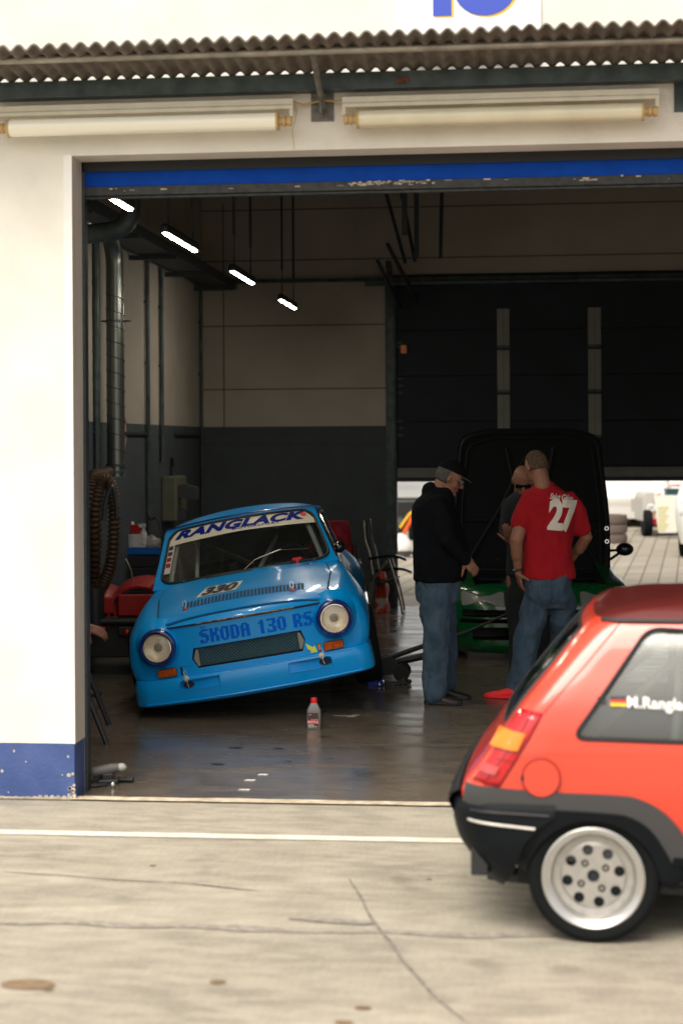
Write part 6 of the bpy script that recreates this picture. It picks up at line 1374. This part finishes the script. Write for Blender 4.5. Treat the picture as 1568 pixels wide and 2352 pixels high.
# ============================================================ vehicles and things in the yard behind
def simplecar(name, label, cat, loc, rz, paint, keys, wheels, wins, lamps=(), r=.31, nz=16):
    t = thing(name, label, cat, loc, rz); b = ringshell(BM(), keys, nz, bulge=.08, crown=.03); finish_bm(b); bv = BVHTree.FromBMesh(b)
    o = obj('body', b, [paint, black], t, angle=40); cb = BM(); hw = max(k[3] for k in keys)
    for x in wheels:
        for s_ in (-1, 1): lathe(cb, [(0, s_ * (hw - .28)), (r + .05, s_ * (hw - .28)), (r + .05, s_ * (hw + .3)), (0, s_ * (hw + .3))], TR((x, 0, r), -pi / 2), 28, caps=True)
    cut(o, cb, black)
    for x in wheels:
        for s_ in (-1, 1): wheel(t, Matrix.Translation((x, s_ * (hw - .12), r)) @ Matrix.Rotation(-s_ * pi / 2, 4, 'X'), r, .2, r * .62, rimm)
    for nm, kind, poly, m_ in wins + list(lamps):
        fn = {'side': [projector(bv, lambda u, v, s_=s_: (u, s_ * 4, v), (0, -s_, 0), .004) for s_ in (-1, 1)], 'rear': [projector(bv, lambda u, v: (-9, u, v), (1, 0, 0), .004)], 'front': [projector(bv, lambda u, v: (9, u, v), (-1, 0, 0), .004)]}[kind]
        for f_ in fn: b = BM(); patch(b, resamp(rounded(poly, .03, 3), .12), f_, 4); obj(nm, b, m_, t)
    return t
est = [(.20, -4.2, 0, .80, .2, .3), (.45, -4.3, .05, .88, .2, .35), (.75, -4.28, .0, .88, .2, .4), (.92, -4.2, -1.0, .85, .2, .4), (1.0, -4.15, -1.25, .82, .2, .3), (1.40, -3.9, -1.85, .66, .2, .3), (1.46, -3.7, -2.0, .60, .2, .3)]
vank = [(.25, -4.9, 0, .90, .12, .25), (.6, -4.95, .05, .97, .12, .3), (.95, -4.95, .0, .97, .12, .35), (1.15, -4.93, -.5, .95, .12, .35), (1.7, -4.85, -1.1, .90, .12, .3), (1.95, -4.7, -1.35, .82, .14, .3)]
swin = ('side_window', 'side', [(-3.7, 1.0), (-1.75, 1.0), (-2.1, 1.34), (-3.55, 1.34)], dglass); rwn = ('rear_window', 'rear', [(-.62, 1.0), (.62, 1.0), (.55, 1.36), (-.55, 1.36)], dglass)
def at(px, z): p = W(px, 1018, z); return (p.x, p.y, 0)
H = YAW - pi / 2 + pi     # pointing away from the camera
simplecar('white_estate', 'white estate car parked tail on in the yard, red lamps showing', 'car', at(1540, 38.5), pi / 2, carwhite, [(z + .0, a + 4.3, c + 4.3, d, e, f) for z, a, c, d, e, f in est], (.95, 3.5), [('rear_window', 'rear', [(-.66, .98), (.66, .98), (.58, 1.36), (-.58, 1.36)], dglass)], [('tail_lamp', 'rear', [(.50, .82), (.84, .82), (.76, 1.04), (.52, .96)], lampred), ('tail_lamp', 'rear', [(-.84, .82), (-.50, .82), (-.52, .96), (-.76, 1.04)], lampred), ('lamp_band', 'rear', [(-.5, .84), (.5, .84), (.5, .90), (-.5, .90)], lampred)])
simplecar('white_van', 'white van at the right edge of the yard with its dark wheel showing', 'van', at(1690, 26.2), radians(-90 - 10), carwhite, vank, (-.85, -4.0), [('windscreen', 'front', [(-.8, 1.18), (.8, 1.18), (.72, 1.7), (-.72, 1.7)], dglass), ('side_window', 'side', [(-2.1, 1.2), (-1.2, 1.2), (-1.45, 1.65), (-2.1, 1.65)], dglass)], [('headlight', 'front', [(.55, .70), (.9, .70), (.88, .95), (.6, .9)], mat('clear_lamp', (.5, .5, .5), .1, coat=.8)), ('headlight', 'front', [(-.9, .70), (-.55, .70), (-.6, .9), (-.88, .95)], mat('clear_lamp', (.5, .5, .5), .1, coat=.8))], r=.34)
simplecar('grey_estate', 'pale car parked in the yard close beside the raised bonnet', 'car', at(1436, 36.5), radians(-90 - 8), carwhite, est, (-.8, -3.4), [swin, rwn, ('windscreen', 'front', [(-.7, 1.0), (.7, 1.0), (.6, 1.38), (-.6, 1.38)], dglass)], [('headlight', 'front', [(.45, .6), (.8, .6), (.75, .76), (.5, .74)], orange), ('headlight', 'front', [(-.8, .6), (-.45, .6), (-.5, .74), (-.75, .76)], orange)])
simplecar('silver_saloon', 'silver car in the yard between the grey car and the trailer', 'car', at(1480, 42), radians(-90 - 5), carwhite, est, (-.8, -3.4), [swin, ('windscreen', 'front', [(-.7, 1.0), (.7, 1.0), (.6, 1.38), (-.6, 1.38)], dglass)])
simplecar('dark_car', 'dark grey car behind the left side of the rear doorway', 'car', at(918, 37.5), radians(-90 + 4), cargrey, est, (-.8, -3.4), [swin, ('windscreen', 'front', [(-.7, 1.0), (.7, 1.0), (.6, 1.38), (-.6, 1.38)], dglass)], [('grille', 'front', [(-.7, .25), (.7, .25), (.7, .66), (-.7, .66)], black)])
simplecar('white_box_van', 'tall white van far back between the jacket and the raised bonnet', 'van', at(1085, 44), radians(-90), carwhite, [(z * 1.2 if z > .3 else z, a, c, d, e, f) for z, a, c, d, e, f in vank], (-.85, -4.0), [('windscreen', 'front', [(-.8, 1.42), (.8, 1.42), (.72, 2.0), (-.72, 2.0)], dglass)], [('headlight', 'front', [(-.92, .8), (-.6, .8), (-.6, 1.0), (-.9, 1.05)], black)], r=.34)
# white trailer with speed sticker
p = at(1497, 33); t = thing('white_trailer', 'low white trailer with a round 100 sticker and red tail lamp', 'trailer', p, YAW)
b = BM(); box(b, -.05, 1.5, 0, 2.2, .42, .70); prism(b, rounded([(-.20, .30), (.13, .30), (.10, .80), (.02, .90), (-.16, .88), (-.20, .78)], .04), 0, .9, XZ); box(b, 1.3, 1.6, 0, .9, .3, .85); obj('bed', b, mat('trailer_paint', (.48, .46, .42), .4), t, smooth=False, bevel=.02)
b = BM(); patch(b, [(-.03 + .088 * cos(k * pi / 12), .58 + .088 * sin(k * pi / 12)) for k in range(24)], lambda u, v: V((u, -.004, v)), 2); sk = obj('speed_sticker', b, mat('sticker_face', (.8, .8, .78), .5), t, smooth=False)
b = BM(); tris(b, [[(x - .03, y + .58) for x, y in q] for q in text2d('100', .07, .01, 0, .85)], lambda u, v: V((u, -.007, v)), maxe=.3); obj('numerals', b, greyp, sk, smooth=False)
b = BM(); box(b, .0, .27, -.05, -.001, .24, .36); obj('tail_lamp', b, lampred, t, smooth=False, bevel=.006); b = BM(); box(b, -.03, .03, -.012, -.001, .42, .47); obj('reflector', b, lamporg, t, smooth=False)
for x in (-.1, 1.45): b = BM(); lathe(b, [(0, -.09), (.17, -.09), (.27, -.08), (.28, 0), (.27, .08), (.17, .09), (0, .09)], TR((x, .1, .28), 0, pi / 2), 24); obj('wheel', b, tyre, t)
b = BM(); box(b, .1, 1.5, .02, .3, .25, .42); obj('frame', b, black, t, smooth=False)
p = at(1534, 32.2); t = thing('yellow_white_board', 'white board with yellow pattern leaning on the white trailer', 'board', p, YAW)
b = BM(); prism(b, [(-.20, .12), (.16, .12), (.22, .85), (-.28, .85)], 0, .03, XZ); obj('panel', b, mat('board_white', (.75, .75, .68), .6), t, smooth=False)
b = BM(); flat2d(b, [[(-.17, .15 + i * .055), (-.02 + .03 * (i % 3), .15 + i * .055), (-.02 + .03 * (i % 3), .18 + i * .055), (-.17, .18 + i * .055)] for i in range(9)], lambda u, v: V((u - .04, -.004, v)), 1); obj('yellow_print', b, mat('print_yellow', (.6, .55, .2), .7), t, smooth=False)
p = at(1553, 34.5); t = thing('dark_crate', 'dark teal box standing on the white trailer', 'box', (p[0], p[1], .70), YAW); b = BM(); box(b, -.2, .2, 0, .3, 0, .2); box(b, -.21, .21, -.01, .31, .17, .21); obj('crate_body', b, mat('crate_teal', (.01, .05, .06), .5), t, smooth=False, bevel=.01)
# left gap: bars, bin
p = at(926, 32); t = thing('tow_bar', 'orange and yellow bars of a tow dolly standing in the yard', 'tow bar', p, YAW)
k_ = 32 / FPX; q = lambda px, py, d=0: V(((px - 926) * k_, d, HC - (py - 1018) * k_))
b = BM(); tube(b, [q(905, 1262), q(915, 1245), q(950, 1183)], [.045, .035, .035], 10); obj('orange_bar', b, mat('bar_orange', (.85, .10, .01), .5), t)
b = BM(); tube(b, [q(918, 1214, .1), q(939, 1184, .1), q(950, 1175, .1)], .032, 10); obj('yellow_bar', b, mat('bar_yellow', (.65, .40, .02), .5), t)
b = BM()
for x in (922, 948): lathe(b, [(0, -.08), (.24, -.08), (.26, 0), (.24, .08), (0, .08)], TR((q(x, 0).x, .35, .26), 0, pi / 2), 20)
box(b, -.25, .3, .2, .5, .3, .75); obj('dolly_frame', b, black, t, smooth=False)
p = at(917, 27.5); t = thing('litter_bin', 'grey litter bin with white domed lid just outside the rear door', 'bin', p, YAW)
k2 = 27.5 / FPX; zt = HC - (1225 - 1018) * k2
b = BM(); lathe(b, [(0, 0), (.15, 0), (.19, zt - .28), (0, zt - .28)], n=24); obj('tub', b, greyp, t); b = BM(); lathe(b, [(.21, zt - .29), (.22, zt - .25), (.18, zt - .14), (.10, zt - .03), (0, zt)], n=24); obj('lid', b, carwhite, t); b = BM(); box(b, .1, .32, -.03, .03, zt - .36, zt - .31); obj('handle', b, greyp, t, smooth=False)
p = at(1060, 50); t = thing('striped_barrier', 'low red and white barrier at the far side of the yard', 'barrier', p, YAW)
b = BM(); 
for i in range(8): box(b, -2 + i * .5, -1.5 + i * .5, 0, .4, .0, .34, mi=i % 2)
obj('blocks', b, [mat('barrier_red', (.7, .05, .04), .6), white], t, smooth=False)
b = BM()
for i in range(900): x, y, z = random.uniform(-6, 6), random.uniform(0, 1), random.uniform(.0, .75) ; c_ = V((x, y, z)); d_ = V((random.gauss(0, 1), random.gauss(0, 1), random.gauss(0, 1))).normalized() * .11; e_ = d_.orthogonal(); b.faces.new([b.verts.new(c_ + d_), b.verts.new(c_ + e_), b.verts.new(c_ - d_), b.verts.new(c_ - e_)])
hdg = obj('hedge', b, hedge, smooth=False, recalc=False); p = at(1040, 52); hdg.location = p; hdg.rotation_euler = (0, 0, YAW); tag(hdg, 'low green hedge behind the striped barrier', 'hedge')
p = at(1404, 31); t = thing('tyre_stack', 'short stack of old tyres beside the raised bonnet in the yard', 'tyres', p)
for i in range(3): b = BM(); lathe(b, [(.16, .0), (.27, .01), (.29, .09), (.27, .17), (.16, .18), (.15, .09), (.16, 0)], TR((0, 0, i * .18)), 28); obj('tyre', b, mat('old_tyre', (.12, .09, .08), .9), t)
